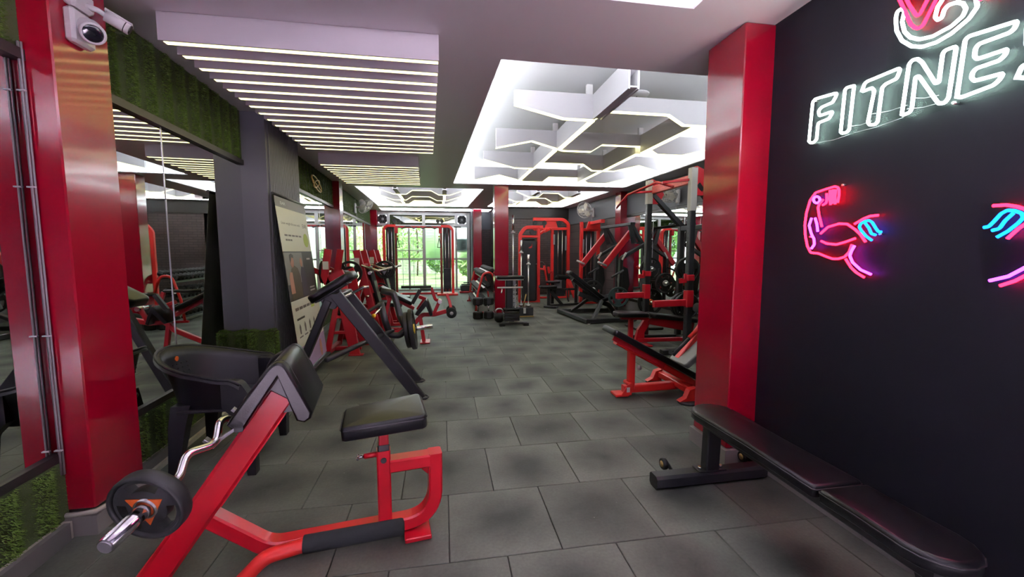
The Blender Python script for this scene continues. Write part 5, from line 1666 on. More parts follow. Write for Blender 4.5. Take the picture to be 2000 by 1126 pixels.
pd.p('head_plate', MB().prism([(2.80, 1.95), (3.18, 1.95), (3.10, 2.20), (2.85, 2.20)], (0, Yq, 0), (1, 0, 0), (0, 0, 1), (0, 1, 0), 0.05), 'machine_orange_red')
for x in (2.52, 2.78, 3.20):
    pd.p('pulley', MB().cyl((x, Yq - 0.06, 2.10), (x, Yq - 0.02, 2.10), 0.065, 18), 'black_steel')
pd.p('linkage', MB().rect([(2.40, Yp, 1.72), (2.60, Yp + 0.2, 1.84), (2.75, Yq - 0.2, 1.86), (2.95, Yq, 1.95)], 0.06, 0.06, r=0.1), 'machine_orange_red')
for x in (2.62, 2.72, 2.85):
    pd.p('linkage_bolt', MB().sphere((x, Yp + 0.28, 1.90), 0.03, 8, 6), 'machine_orange_red')
pd.p('rear_shroud', MB().cbox((3.24, Yq + 0.06, 1.02), (0.38, 0.06, 1.8), 0.02), 'black_steel')
for x in (3.19, 3.31):
    pd.p('guide_rod', MB().cyl((x, Yq, 0.5), (x, Yq, 1.93), 0.014, 8), 'chrome')
pd.p('weight_stack', MB().cbox((3.25, Yq - 0.01, 0.36), (0.24, 0.10, 0.56), 0.005), 'charcoal_steel')
pd.p('decal', MB().cbox((3.06, Yq - 0.045, 1.65), (0.05, 0.004, 0.28), 0.001), 'dull_silver')
pd.p('decal', MB().cbox((3.40, Yq - 0.045, 1.55), (0.05, 0.004, 0.40), 0.001), 'dull_silver')
pd.p('rear_base', MB().rect([(2.44, Yq, 0.03), (3.50, Yq, 0.03)], 0.09, 0.05), 'machine_orange_red')
pd.p('side_base', MB().rect([(2.44, Yp, 0.03), (2.44, Yq, 0.03)], 0.08, 0.05), 'machine_orange_red')
pd.p('foot', MB().rect([(3.50, Yq - 0.02, 0.50), (3.66, Yq - 0.15, 0.03)], 0.12, 0.05, up=V((0, 1, 0))), 'machine_orange_red')
pd.p('press_frame', MB().tube([(2.55, Yp + 0.3, 1.02), (2.62, Yp + 0.25, 1.03), (2.68, Yp + 0.2, 0.92), (2.78, Yp + 0.2, 0.40)], 0.022, 10, bend=0.04), 'black_steel')
pd.p('press_lever', MB().rect([(2.64, Yp + 0.2, 0.95), (2.74, Yp + 0.2, 0.42)], 0.05, 0.06, up=V((0, 1, 0))), 'machine_orange_red')
pd.p('press_lever', MB().rect([(2.46, Yp, 0.88), (2.58, Yp, 0.86), (2.62, Yp, 0.92)], 0.05, 0.06, up=V((0, 1, 0))), 'machine_orange_red')
pd.p('press_lever', MB().rect([(3.02, Yq, 0.75), (2.88, Yq - 0.2, 0.75), (2.86, Yq - 0.2, 0.9)], 0.06, 0.06, up=V((0, 1, 0))), 'machine_orange_red')
pd.p('stack_pin', MB().cyl((2.36, Yp - 0.10, 1.0), (2.36, Yp - 0.16, 1.0), 0.012, 8), 'dull_silver')

# low row bench in front of the station
lr = T('low_row_bench', 'black low row bench with foot bar in front of the red pulldown station', 'gym bench', (2.5, 9.5, 0))
lr.p('seat', MB().pad(rr(0.40, 0.30, 0.06), (2.44, 9.45, 0.49), (1, 0, 0), (0, 1, 0), 0.06, 0.018), 'vinyl')
lr.p('seat', MB().pad(rr(0.34, 0.28, 0.06), (2.63, 9.75, 0.58), (1, 0, 0), (0, 1, 0), 0.05, 0.018), 'vinyl')
lr.p('post', MB().rect([(2.46, 9.45, 0.05), (2.46, 9.45, 0.46)], 0.07, 0.07, up=V((0, 1, 0))), 'black_steel')
lr.p('post', MB().rect([(2.63, 9.75, 0.05), (2.63, 9.75, 0.56)], 0.07, 0.07, up=V((0, 1, 0))), 'black_steel')
lr.p('brace', MB().rect([(2.50, 9.45, 0.40), (2.82, 9.55, 0.04)], 0.07, 0.08, up=V((0, 1, 0))), 'black_steel')
lr.p('base', MB().rect([(2.36, 9.40, 0.03), (2.60, 9.2, 0.03)], 0.14, 0.04), 'black_steel')
lr.p('long_rail', MB().rect([(2.46, 9.45, 0.04), (3.35, 9.70, 0.04)], 0.07, 0.05), 'black_steel')
lr.p('mid_rail', MB().rect([(2.55, 9.72, 0.40), (3.22, 9.72, 0.40)], 0.06, 0.05), 'black_steel')
lr.p('end_post', MB().rect([(3.22, 9.72, 0.04), (3.22, 9.72, 0.62)], 0.07, 0.06, up=V((0, 1, 0))), 'black_steel')
lr.p('knee_roller', MB().cyl((2.72, 9.58, 0.72), (3.02, 9.62, 0.70), 0.045, 14), 'foam')
lr.p('knee_roller', MB().cyl((2.66, 9.68, 0.68), (2.96, 9.72, 0.66), 0.045, 14), 'foam')
lr.p('grip', MB().tube([(2.90, 9.4, 0.45), (2.90, 9.36, 0.2), (2.93, 9.36, 0.14)], 0.02, 8), 'rubber')
lr.p('stack_cover', MB().cbox((2.80, 9.85, 0.52), (0.16, 0.14, 0.22), 0.01), 'dull_silver')

# second red cable tower against the right wall
ct = T('cable_tower', 'red cable tower standing against the right brick wall', 'gym machine', (3.62, 10.0, 0))
Yt = 9.95
for x in (3.42, 3.86):
    ct.p('upright', MB().rect([(x, Yt, 0.03), (x, Yt, 2.05)], 0.08, 0.08, up=V((0, 1, 0))), 'machine_orange_red')
ct.p('top_rail', MB().rect([(3.38, Yt, 1.86), (3.92, Yt, 1.86)], 0.07, 0.07), 'machine_orange_red')
ct.p('head_beam', MB().rect([(3.66, Yt - 0.8, 2.02), (3.66, Yt, 2.02)], 0.09, 0.08), 'machine_orange_red')
ct.p('head_plate', MB().prism([(3.52, 1.86), (3.86, 1.86), (3.80, 2.06), (3.58, 2.06)], (0, Yt - 0.05, 0), (1, 0, 0), (0, 0, 1), (0, 1, 0), 0.05), 'machine_orange_red')
ct.p('shroud', MB().cbox((3.60, Yt + 0.05, 1.0), (0.34, 0.05, 1.7), 0.02), 'black_steel')
for x in (3.55, 3.67):
    ct.p('guide_rod', MB().cyl((x, Yt, 0.5), (x, Yt, 1.85), 0.013, 8), 'chrome')
ct.p('weight_stack', MB().cbox((3.61, Yt, 0.36), (0.24, 0.10, 0.56), 0.005), 'charcoal_steel')
ct.p('base', MB().rect([(3.38, Yt, 0.03), (3.92, Yt, 0.03)], 0.09, 0.05), 'machine_orange_red')
ct.p('decal', MB().cbox((3.46, Yt - 0.045, 1.45), (0.04, 0.004, 0.34), 0.001), 'dull_silver')

# ------------------------------------------------------------------ black iso-lateral incline press with red arms
ip = T('incline_press_machine', 'black plate-loaded incline press with red lever arms before the right column', 'gym machine', (3.0, 7.8, 0))
Ya, Yb = 7.25, 8.45
ip.p('base_rail', MB().rect([(2.56, Ya - 0.12, 0.055), (3.55, Ya - 0.05, 0.055)], 0.08, 0.08), 'black_steel')
ip.p('base_rail', MB().rect([(2.46, Yb + 0.05, 0.055), (3.55, Yb, 0.055)], 0.08, 0.08), 'black_steel')
ip.p('base_rail', MB().rect([(2.585, Ya - 0.18, 0.055), (2.455, Yb + 0.10, 0.055)], 0.08, 0.08), 'black_steel')
ip.p('base_rail', MB().rect([(3.55, Ya - 0.05, 0.055), (3.55, Yb, 0.055)], 0.08, 0.08), 'black_steel')
ip.p('rubber_foot', MB().cyl((2.60, Ya - 0.15, 0.0), (2.60, Ya - 0.15, 0.018), 0.04, 14), 'chalk')
Ym = (Ya + Yb) / 2 - 0.1
ip.p('back_pad', MB().pad(rr(0.90, 0.30, 0.05), (2.76, Ym, 0.655), V((0.72, 0, -0.55)), (0, 1, 0), 0.075, 0.02), 'vinyl')
ip.p('pad_beam', MB().rect([(2.50, Ym, 0.78), (3.18, Ym, 0.27)], 0.08, 0.07, up=V((0, 0, 1))), 'black_steel')
ip.p('seat_pad', MB().pad(rr(0.30, 0.32, 0.05), (3.17, Ym, 0.40), V((0.97, 0, 0.25)), (0, 1, 0), 0.07, 0.02), 'vinyl')
ip.p('cradle_beam', MB().rect([(2.62, Ym, 0.50), (3.25, Ym, 0.26), (3.40, Ym, 0.05)], 0.09, 0.09, up=V((0, 0, 1))), 'black_steel')
for y in (Ya - 0.10, Yb - 0.05):
    ip.p('pad_strut', MB().rect([(2.70, y, 0.06), (2.98, (y + Ym) / 2, 0.38)], 0.06, 0.07, up=V((0, 1, 0))), 'black_steel')
ip.p('top_beam', MB().rect([(3.46, Ya - 0.05, 1.83), (3.44, Yb + 0.15, 1.83)], 0.10, 0.05), 'charcoal_steel')
for y in (Ya, Yb):
    ip.p('mast', MB().rect([(3.45, y, 1.82), (3.70, y, 1.42), (3.72, y, 0.05)], 0.06, 0.10, up=V((0, 1, 0)), r=0.06), 'black_steel')
    ip.p('hanger_plate', MB().prism([(3.36, 1.80), (3.44, 1.80), (3.54, 1.48), (3.44, 1.46)], (0, y - 0.06, 0), (1, 0, 0), (0, 0, 1), (0, 1, 0), 0.02), 'black_steel')
    ip.p('lever_arm', MB().rect([(3.48, y + 0.03, 1.70), (2.93, y + 0.03, 1.03)], 0.07, 0.11, up=V((0.6, 0, -0.6))), 'machine_red')
    ip.p('support_arm', MB().rect([(3.66, y - 0.10, 1.45), (3.22, y - 0.10, 1.20), (3.20, y - 0.10, 0.55)], 0.06, 0.09, up=V((0, 1, 0)), r=0.08), 'black_steel')
    ip.p('bolt_plate', MB().rect([(3.52, y - 0.05, 1.48), (3.70, y - 0.05, 1.47)], 0.10, 0.03), 'black_steel')
    ip.p('pale_stop', MB().rect([(3.30, y - 0.14, 1.30), (3.22, y - 0.14, 1.17)], 0.03, 0.035, up=V((0, 1, 0))), 'white_plastic')
    ip.p('handle', MB().cyl((2.96, y - 0.06, 1.06), (2.78, y - 0.10, 1.13), 0.019, 12), 'white_plastic' if y == Yb else 'dull_silver')
    ip.p('grip_bar', MB().cyl((3.24, y - 0.16, 0.98), (2.98, y - 0.26, 0.86), 0.02, 12), 'charcoal_steel')
    ip.p('plate_sleeve', MB().cyl((3.12, y - 0.05, 0.52), (3.12, y - 0.30, 0.52), 0.024, 14), 'chrome')
    ip.p('shin_guard', MB().prism([(3.30, 1.05), (3.42, 1.0), (3.46, 0.7), (3.40, 0.5), (3.26, 0.5), (3.22, 0.8)], (0, y + 0.04, 0), (1, 0, 0), (0, 0, 1), (0, 1, 0), 0.03), 'black_steel')
weight_plate('grey-green tri-grip plate on the near side of the incline press', (3.13, 7.02, 0.50), 0.185, 0.036, (0, 0, PI / 2 - 0.25), 'plate_green', 'steel', 'plates on the incline press')
weight_plate('dark plate on the far side of the incline press', (3.12, 8.28, 0.52), 0.20, 0.036, (0, 0, PI / 2 - 0.25), 'rubber', 'steel', 'plates on the incline press')

# ------------------------------------------------------------------ squat rack
sr = T('squat_rack', 'black squat rack with red spotter arms and tape-wrapped tops', 'rack', (3.25, 5.3, 0))
FR = ((3.03, 5.80), (3.10, 4.82))
RR_ = ((3.52, 5.72), (3.58, 4.85))
for x, y in FR:
    u = sr.p('upright', MB().rect([(x, y, 0.03), (x, y, 2.34)], 0.08, 0.08, up=V((0, 1, 0))), 'black_steel')
    sr.p('tape_wrap', MB().rect([(x, y, 1.83 if y < 5 else 2.02), (x, y, 2.36)], 0.085, 0.085, up=V((0, 1, 0)), c=0.006), 'chalk', u, label='grey protective tape')
    hl = MB()
    for k in range(24):
        hl.cyl((x - 0.0405, y, 0.35 + k * 0.06), (x - 0.042, y, 0.35 + k * 0.06), 0.011, 8)
    sr.p('hole_row', hl, 'vinyl_seam', u)
    sr.p('top_gusset', MB().prism([(0.03, 2.38), (0.13, 2.34), (0.22, 2.16), (0.14, 2.02), (0.03, 2.02)], (x, y + 0.0, 0), (1, 0, 0), (0, 0, 1), (0, 1, 0), 0.07), 'machine_red')
    j = sr.p('j_hook', MB().rect([(x - 0.045, y, 1.04), (x - 0.045, y, 0.95), (x - 0.11, y, 0.945), (x - 0.115, y, 0.98)], 0.05, 0.03, up=V((0, 1, 0))), 'machine_red')
    sr.p('hook_clamp', MB().cbox((x, y, 0.99), (0.10, 0.10, 0.08), 0.008), 'machine_red', j)
    sr.p('spotter_arm', MB().rect([(x - 0.03, y, 0.67), (x - 0.48, y, 0.66)], 0.055, 0.085), 'machine_red')
    sr.p('arm_clamp', MB().cbox((x, y, 0.72), (0.095, 0.095, 0.22), 0.008), 'machine_red')
for x, y in RR_:
    sr.p('rear_post', MB().rect([(x, y, 0.03), (x, y, 1.72)], 0.08, 0.08, up=V((0, 1, 0))), 'black_steel')
for (fx, fy), (rx_, ry_) in zip(FR, RR_):
    sr.p('brace', MB().rect([(fx + 0.05, fy, 2.16), (rx_, ry_, 1.70)], 0.07, 0.08, up=V((0, 1, 0))), 'black_steel')
    sr.p('side_base', MB().rect([(fx - 0.35, fy, 0.035), (rx_ + 0.15, ry_, 0.035)], 0.08, 0.06), 'black_steel')
    for z in (1.06, 0.53):
        sr.p('plate_horn', MB().cyl((rx_ - 0.02, ry_ - 0.03, z), (rx_ - 0.02, ry_ - 0.30, z), 0.024, 14), 'chrome')
sr.p('cross_beam', MB().rect([(3.08, 5.80, 2.22), (3.15, 4.82, 2.24)], 0.06, 0.11, up=V((0, 0, 1))), mat('red_wrapped', (0.62, 0.10, 0.09), 0.35, bump=(60, 0.5), var=(35, 0.5)))
sr.p('chin_bar', MB().tube([(2.62, 6.02, 1.98), (2.70, 5.82, 2.15), (2.80, 5.15, 2.23), (2.82, 4.80, 2.12)], 0.017, 10, bend=0.04), 'machine_red')
for p_, q_ in (((2.86, 5.72, 2.17), (3.05, 5.78, 2.20)), ((2.88, 4.95, 2.19), (3.10, 4.84, 2.22))):
    sr.p('bar_bracket', MB().rect([V(p_) - V((0.12, 0, 0)), q_], 0.05, 0.03), 'machine_red')
sr.p('rear_beam', MB().rect([(3.52, 5.72, 1.66), (3.58, 4.85, 1.66)], 0.07, 0.07), 'black_steel')
sr.p('rear_base', MB().rect([(3.52, 5.72, 0.035), (3.58, 4.85, 0.035)], 0.08, 0.06), 'black_steel')
k = 0
for (x, y), nm in zip(RR_, ('far', 'near')):
    for z, nn, R in ((1.06, 2, 0.185), (0.53, 4, 0.195)):
        for i in range(nn):
            pos = ('outermost', 'second', 'third', 'innermost')[i] if nn == 4 else ('outer', 'inner')[i]
            weight_plate(f'{pos} black plate on the {"upper" if z > 1 else "lower"} horn of the {nm} rear rack post', (x - 0.02, y - 0.24 + i * 0.045, z), R - 0.012 * (i % 2), 0.038, (0, 0, PI / 2), 'rubber', 'steel', 'plates stored on the squat rack')
wt = T('weight_tree', 'black plate tree between the squat rack and the incline press', 'plate rack', (3.42, 6.55, 0))
wt.p('post', MB().rect([(3.42, 6.60, 0.03), (3.42, 6.60, 1.25)], 0.07, 0.07, up=V((0, 1, 0))), 'black_steel')
wt.p('base', MB().cbox((3.42, 6.60, 0.025), (0.5, 0.45, 0.045), 0.01), 'black_steel')
for z in (1.03, 0.48):
    wt.p('horn', MB().cyl((3.42, 6.57, z), (3.42, 6.30, z), 0.024, 14), 'chrome')
weight_plate('black plate on the upper horn of the plate tree', (3.42, 6.42, 1.03), 0.19, 0.04, (0, 0, PI / 2), group='plates on the plate tree')
weight_plate('black plate with rust-red hub on the lower horn of the plate tree', (3.42, 6.40, 0.48), 0.225, 0.04, (0, 0, PI / 2), 'rubber', 'orange', 'plates on the plate tree')
wt.p('branch', MB().rect([(3.42, 6.60, 0.80), (3.62, 6.58, 0.80)], 0.05, 0.05), 'black_steel')
wt.p('horn', MB().cyl((3.62, 6.56, 0.80), (3.62, 6.20, 0.80), 0.024, 14), 'chrome')
weight_plate('black plate on the middle side horn of the plate tree', (3.62, 6.30, 0.80), 0.17, 0.04, (0, 0, PI / 2), group='plates on the plate tree')

# ------------------------------------------------------------------ adjustable bench inside the rack
ab = T('adjustable_bench', 'red framed adjustable bench with black pads inside the squat rack', 'gym bench', (2.9, 5.4, 0))
Ye = 5.40
ab.p('seat_pad', MB().pad(rr(0.46, 0.27, 0.06), (2.60, Ye, 0.445), (1, 0, -0.03), (0, 1, 0), 0.06, 0.018, 0.004), 'vinyl')
ab.p('back_pad', MB().pad(rr(0.72, 0.27, 0.06), (3.22, Ye, 0.385), (1, 0, -0.13), (0, 1, 0), 0.06, 0.018, 0.004), 'vinyl')
ab.p('back_beam', MB().rect([(2.86, Ye, 0.37), (3.55, Ye, 0.23)], 0.07, 0.14, up=V((0, 0, 1))), 'machine_red')
ab.p('seat_beam', MB().rect([(2.45, Ye, 0.40), (2.88, Ye, 0.38)], 0.06, 0.05), 'machine_red')
ab.p('front_post', MB().rect([(2.60, Ye, 0.05), (2.60, Ye, 0.40)], 0.06, 0.06, up=V((0, 1, 0))), 'machine_red')
ab.p('gusset', MB().prism([(2.66, 0.05), (2.80, 0.05), (2.80, 0.18), (2.95, 0.42), (2.84, 0.43), (2.70, 0.22)], (0, Ye, 0), (1, 0, 0), (0, 0, 1), (0, 1, 0), 0.05), 'machine_red')
ab.p('pivot_bolt', MB().cyl((2.87, Ye - 0.05, 0.40), (2.87, Ye + 0.05, 0.40), 0.02, 10), 'steel')
ab.p('front_foot', MB().cbox((2.70, Ye - 0.02, 0.02), (0.30, 0.34, 0.03), 0.01), 'machine_red')
ab.p('base_rail', MB().rect([(2.70, Ye, 0.07), (3.58, Ye, 0.06)], 0.07, 0.05), 'machine_red')
ab.p('rear_foot', MB().rect([(3.55, Ye - 0.25, 0.03), (3.55, Ye + 0.25, 0.03)], 0.07, 0.05), 'machine_red')
ab.p('rear_post', MB().rect([(3.50, Ye, 0.05), (3.50, Ye, 0.24)], 0.06, 0.05, up=V((0, 1, 0))), 'machine_red')
lb = T('step_stand', 'low black steel stand on the floor beside the adjustable bench', 'stand', (3.05, 4.75, 0))
lb.p('rail', MB().rect([(2.72, 4.55, 0.10), (3.30, 4.62, 0.10)], 0.08, 0.05), 'black_steel')
for x in (2.80, 3.24):
    lb.p('leg', MB().rect([(x, 4.57, 0.0), (x, 4.57, 0.08)], 0.06, 0.06, up=V((0, 1, 0))), 'black_steel')
lb.p('yellow_guard', MB().cbox((3.05, 4.56, 0.17), (0.12, 0.09, 0.07), 0.01), 'yellow', label='yellow guard block')

# ------------------------------------------------------------------ decline bench next to the broad red column
db = T('decline_bench', 'red steel decline bench with long sloping black pad beside the broad red column', 'gym bench', (1.9, 3.5, 0))
Yd = 3.46
pu = V((0.86, 0, -0.47)).normalized()
db.p('back_pad', MB().pad(rr(0.98, 0.29, 0.03), (1.875, Yd - 0.02, 0.40), pu, (0, 1, 0), 0.055, 0.016), 'vinyl')
db.p('pad_beam', MB().rect([(1.53, Yd, 0.52), (2.30, Yd, 0.10)], 0.075, 0.06, up=V((0, 0, 1))), 'machine_orange_red')
db.p('under_plate', MB().rect([(1.48, Yd - 0.06, 0.57), (1.98, Yd - 0.06, 0.295)], 0.012, 0.06, up=V((0, 0, 1))), 'machine_red')
db.p('front_post', MB().rect([(1.70, Yd + 0.04, 0.06), (1.70, Yd + 0.04, 0.42)], 0.06, 0.06, up=V((0, 1, 0))), 'machine_orange_red')
kn = db.p('pin_knob', MB().sphere((1.75, Yd - 0.02, 0.27), 0.024, 12, 8), 'dull_silver')
db.p('base_rail', MB().rect([(1.63, Yd + 0.05, 0.055), (2.35, Yd + 0.05, 0.07)], 0.07, 0.07), 'machine_orange_red')
f_ = db.p('front_foot', MB().cbox((1.60, Yd + 0.05, 0.012), (0.13, 0.13, 0.022), 0.004), 'machine_orange_red')
db.p('foot_gusset', MB().prism([(0, 0), (0.10, 0), (0.10, 0.10), (0.06, 0.10)], (1.585, Yd - 0.015, 0.015), (1, 0, 0), (0, 0, 1), (0, 1, 0), 0.008), 'machine_orange_red', f_)
db.p('foot_label', MB().prism([(0, 0), (0.03, 0), (0.03, 0.045), (0, 0.045)], (1.635, Yd - 0.0215, 0.045), (1, 0, 0), (0, 0, 1), (0, 1, 0), 0.002), 'paper_white', f_)
db.p('hinge_pin', MB().cyl((1.68, Yd - 0.02, 0.105), (1.68, Yd + 0.11, 0.105), 0.022, 12), 'machine_orange_red')
for y in (3.22, 3.80):
    g_ = db.p('rear_foot', MB().lathe((2.10, y, 0.0), (0, 0, 1), [(0.085, 0), (0.085, 0.018), (0.07, 0.024), (0.0, 0.024)], 20), 'rubber')
    db.p('rear_gusset', MB().prism([(-0.09, 0), (0.06, 0), (0.07, 0.12), (0.0, 0.10), (-0.03, 0.03)], (2.10, y, 0.022), (1, 0, 0), (0, 0, 1), (0, 1, 0), 0.06), 'machine_orange_red', g_)
db.p('rear_cross', MB().rect([(2.16, 3.20, 0.09), (2.16, 3.82, 0.09)], 0.07, 0.06), 'machine_orange_red')
db.p('leg_post', MB().rect([(2.16, Yd + 0.05, 0.28), (2.50, Yd + 0.05, 0.74)], 0.06, 0.07, up=V((0, 1, 0))), 'machine_orange_red')
db.p('guide_tube', MB().cyl((2.02, Yd - 0.12, 0.40), (2.26, Yd - 0.12, 0.63), 0.016, 10), 'black_steel')
db.p('guide_tube', MB().cyl((2.17, Yd - 0.12, 0.55), (2.45, Yd - 0.12, 0.80), 0.02, 10), 'machine_orange_red')
db.p('seat_pad', MB().pad(rr(0.42, 0.28, 0.04), (2.30, Yd, 0.42), V((0.75, 0, 0.66)), (0, 1, 0), 0.05, 0.015), mat('grey_vinyl', (0.20, 0.20, 0.20), 0.4))
db.p('leg_roller', MB().cyl((2.52, Yd - 0.2, 0.76), (2.52, Yd + 0.3, 0.76), 0.05, 16), 'foam')

# ------------------------------------------------------------------ wall fans
def wall_fan(label, base, out, face):
    """base: point on wall, out: wall normal, face: blowing direction"""
    base, out, face = V(base), V(out).normalized(), V(face).normalized()
    t = T('wall_fan', label, 'fan', base, group='wall fans')
    side = out.cross(V((0, 0, 1))).normalized()
    R3 = Matrix((side, out, V((0, 0, 1)))).transposed()
    t.p('wall_plate', MB().cbox(base + out * 0.02, (0.10, 0.04, 0.24), 0.012, R3), 'white_plastic')
    c = base + out * 0.26 + V((0, 0, 0.06))
    t.p('arm', MB().tube([base + out * 0.03 + V((0, 0, 0.03)), base + out * 0.14 + V((0, 0, 0.03)), c - face * 0.13], 0.022, 10, bend=0.04), 'white_plastic')
    t.p('motor', MB().lathe(c - face * 0.20, face, [(0.0, 0), (0.055, 0.01), (0.068, 0.04), (0.068, 0.12), (0.05, 0.14), (0.02, 0.16)], 18), 'white_plastic')
    x, y, d = frame_of(face)
    cg = MB()
    def ring(r, o): cg.tube([c + face * o + (x * math.cos(a) + y * math.sin(a)) * r for a in [2 * PI * i / 28 for i in range(28)]], 0.0035, 5, closed=True)
    ring(0.205, 0.03)
    ring(0.205, 0.0)
    ring(0.12, 0.075)
    ring(0.12, -0.06)
    ring(0.05, 0.085)
    for i in range(28):
        a = 2 * PI * i / 28
        e = x * math.cos(a) + y * math.sin(a)
        cg.tube([c + face * 0.085 + e * 0.04, c + face * 0.075 + e * 0.12, c + face * 0.03 + e * 0.203, c + e * 0.203, c - face * 0.06 + e * 0.12, c - face * 0.06 + e * 0.05], 0.0022, 4)
    t.p('cage', cg, 'white_plastic')
    t.p('badge', MB().lathe(c + face * 0.08, face, [(0.048, 0), (0.045, 0.01), (0.0, 0.013)], 18), 'cream_plastic')
    for i in range(3):
        a = i * 2 * PI / 3
        e1, e2 = x * math.cos(a) + y * math.sin(a), -x * math.sin(a) + y * math.cos(a)
        t.p('blade', MB().prism([(0.03, -0.03), (0.10, -0.085), (0.18, -0.07), (0.185, 0.03), (0.10, 0.05), (0.03, 0.03)], c + face * 0.02, e1, (e2 + face * 0.35).normalized(), face, 0.004), 'cream_plastic')
    t.p('switch_box', MB().cbox(c - face * 0.10 - V((0, 0, 0.11)), (0.13, 0.13, 0.09), 0.01, R3), 'cream_plastic')
    t.p('switch_panel', MB().cbox(c - face * 0.10 - V((0, 0, 0.11)) - LU * 0.0 + (R3 @ V((0, 0.067, 0))), (0.09, 0.004, 0.035), 0.001, R3), 'glass_black')
    t.p('pull_cord', MB().cyl(base + out * 0.05 - V((0, 0, 0.1)), base + out * 0.05 - V((0, 0, 0.5)), 0.003, 5), 'white_plastic')
    return t
wall_fan('white wall fan on the green band at the left, tilted down', LW(10.6, 0.03, 2.36), LN, V((0.75, -0.35, -0.75)))
wall_fan('white wall fan on the grey band right of the brick wall corner', RW(10.4, 0.03, 2.33), RN, V((-0.85, -0.75, -0.25)))
wall_fan('white wall fan on the grey band behind the squat rack', RW(6.75, 0.03, 2.28), RN, V((-0.7, -0.25, -0.7)))

# ------------------------------------------------------------------ banner leaning on the ribbed pilaster
def text_mesh(s, size):
    c = bpy.data.curves.new('lettering', 'FONT')
    c.body = s
    c.size = size
    c.resolution_u = 2
    o = bpy.data.objects.new('lettering', c)
    COL.objects.link(o)
    bpy.context.view_layer.update()
    dg = bpy.context.evaluated_depsgraph_get()
    me = bpy.data.meshes.new_from_object(o.evaluated_get(dg))
    bpy.data.objects.remove(o)
    return me
mat('print_white', (0.80, 0.81, 0.74), 0.5)
mat('print_grey', (0.17, 0.155, 0.155), 0.5)
mat('print_dark', (0.045, 0.048, 0.046), 0.5, var=(4.0, 0.5))
mat('print_green', (0.50, 0.62, 0.10), 0.5)
mat('print_lilac', (0.50, 0.36, 0.60), 0.5)
mat('print_ink', (0.06, 0.06, 0.06), 0.5)
mat('print_skin', (0.50, 0.25, 0.17), 0.5)
mat('print_olive', (0.10, 0.085, 0.05), 0.5)
mat('print_navy', (0.05, 0.05, 0.075), 0.5)
mat('print_pale', (0.62, 0.63, 0.62), 0.5)
mat('print_wall', (0.24, 0.25, 0.23), 0.5)
bW, bH = 0.70, 1.62
b0_, b1_ = LW(4.42, 0.355, 0.10), LW(5.18, 0.355, 0.10)
bo = LW(4.83, 0.46, 0.05)
bn = T('standing_banner', 'tall printed white banner leaning against the ribbed grey pilaster', 'banner', bo)
# banner frame axes: bx to the right as seen from the room, by up, bnrm toward the room
bx_ = LU
tilt = 0.104
by_ = (V((0, 0, 1)) - LN * tilt).normalized()
bz_ = bx_.cross(by_)
VMAP = [(0.0, 0.0), (0.16, 0.11), (0.72, 0.55), (1.14, 1.05), (1.475, 1.53), (1.62, 1.83)]
def BP(u, v, o=0.0):
    w = bH - v
    for (a0_, b0__), (a1__, b1__) in zip(VMAP[:-1], VMAP[1:]):
        if w <= a1__ or a1__ == 1.62:
            w = b0__ + (w - a0_) * (b1__ - b0__) / (a1__ - a0_)
            break
    return bo + bx_ * (u * 1.486) + by_ * (1.83 - w) + bz_ * o
def bpanel(name, u0, v0, u1, v1, o, m, parent=None, label=None):
    mb = MB()
    vs = [BP(u, v, o + k) for u in (u0, u1) for v in (v0, v1) for k in (0, 0.0006)]
    mb.add(vs, [(0, 1, 3, 2), (4, 6, 7, 5), (0, 4, 5, 1), (2, 3, 7, 6), (0, 2, 6, 4), (1, 5, 7, 3)])
    return bn.p(name, mb, m, parent, label)
def bpoly(name, pts, o, m, parent=None, v0=0.0):
    n = len(pts)
    mb = MB()
    vs = [BP(x, v0 + y, o) for x, y in pts] + [BP(x, v0 + y, o + 0.0008) for x, y in pts]
    tri = tessellate_polygon([[V((x, y, 0)) for x, y in pts]])
    mb.add(vs, [(i, (i + 1) % n, n + (i + 1) % n, n + i) for i in range(n)] + [tuple(reversed(t)) for t in tri] + [tuple(q + n for q in t) for t in tri])
    return bn.p(name, mb, m, parent)
def btext(s, u, v, size, m, o, parent, sx=1.0):
    me = text_mesh(s, size)
    for q in me.vertices:
        w = BP(u + q.co.x * sx, v + q.co.y, o) - bo
        q.co = w
    me.materials.append(MATS[m])
    ob = bpy.data.objects.new('lettering', me)
    link(ob, parent)
    return ob
hw = bW / 2
sheet = bpanel('sheet', -hw, 0.02, hw, bH, 0.0, 'print_white')
bn.p('top_bar', MB().cyl(BP(-hw - 0.015, bH + 0.005), BP(hw + 0.015, bH + 0.005), 0.014, 10), 'black_steel')
bn.p('bottom_base', MB().cbox(BP(0, 0.0), (0.09, 1.06, 0.06), 0.01, Matrix.Rotation(0.042, 3, 'Z')), 'black_steel')
bn.p('back_pole', MB().cyl(BP(0, 0.03, -0.012), BP(0, bH, -0.012), 0.008, 8), 'black_steel')
hd_ = bpanel('print_header', -hw, bH - 0.16, hw, bH, 0.001, 'print_grey', sheet)
btext('EAR', -hw + 0.10, bH - 0.115, 0.06, 'print_pale', 0.0022, sheet)
btext('Lose weight & tone with', -hw + 0.06, bH - 0.37, 0.048, 'print_ink', 0.0018, sheet, 0.88)
btext('EAR', hw - 0.16, bH - 0.38, 0.085, 'print_ink', 0.0018, sheet, 0.75)
for k, (u0, u1, v) in enumerate(((-0.26, 0.14, 0.50), (-0.25, -0.10, 0.56))):
    n = 5 if k == 0 else 3
    for i in range(n):
        a_ = u0 + (u1 - u0) * i / n
        bpanel('print_line', a_, bH - v - 0.022, a_ + (u1 - u0) / n * 0.8, bH - v, 0.0014, 'print_grey', sheet)
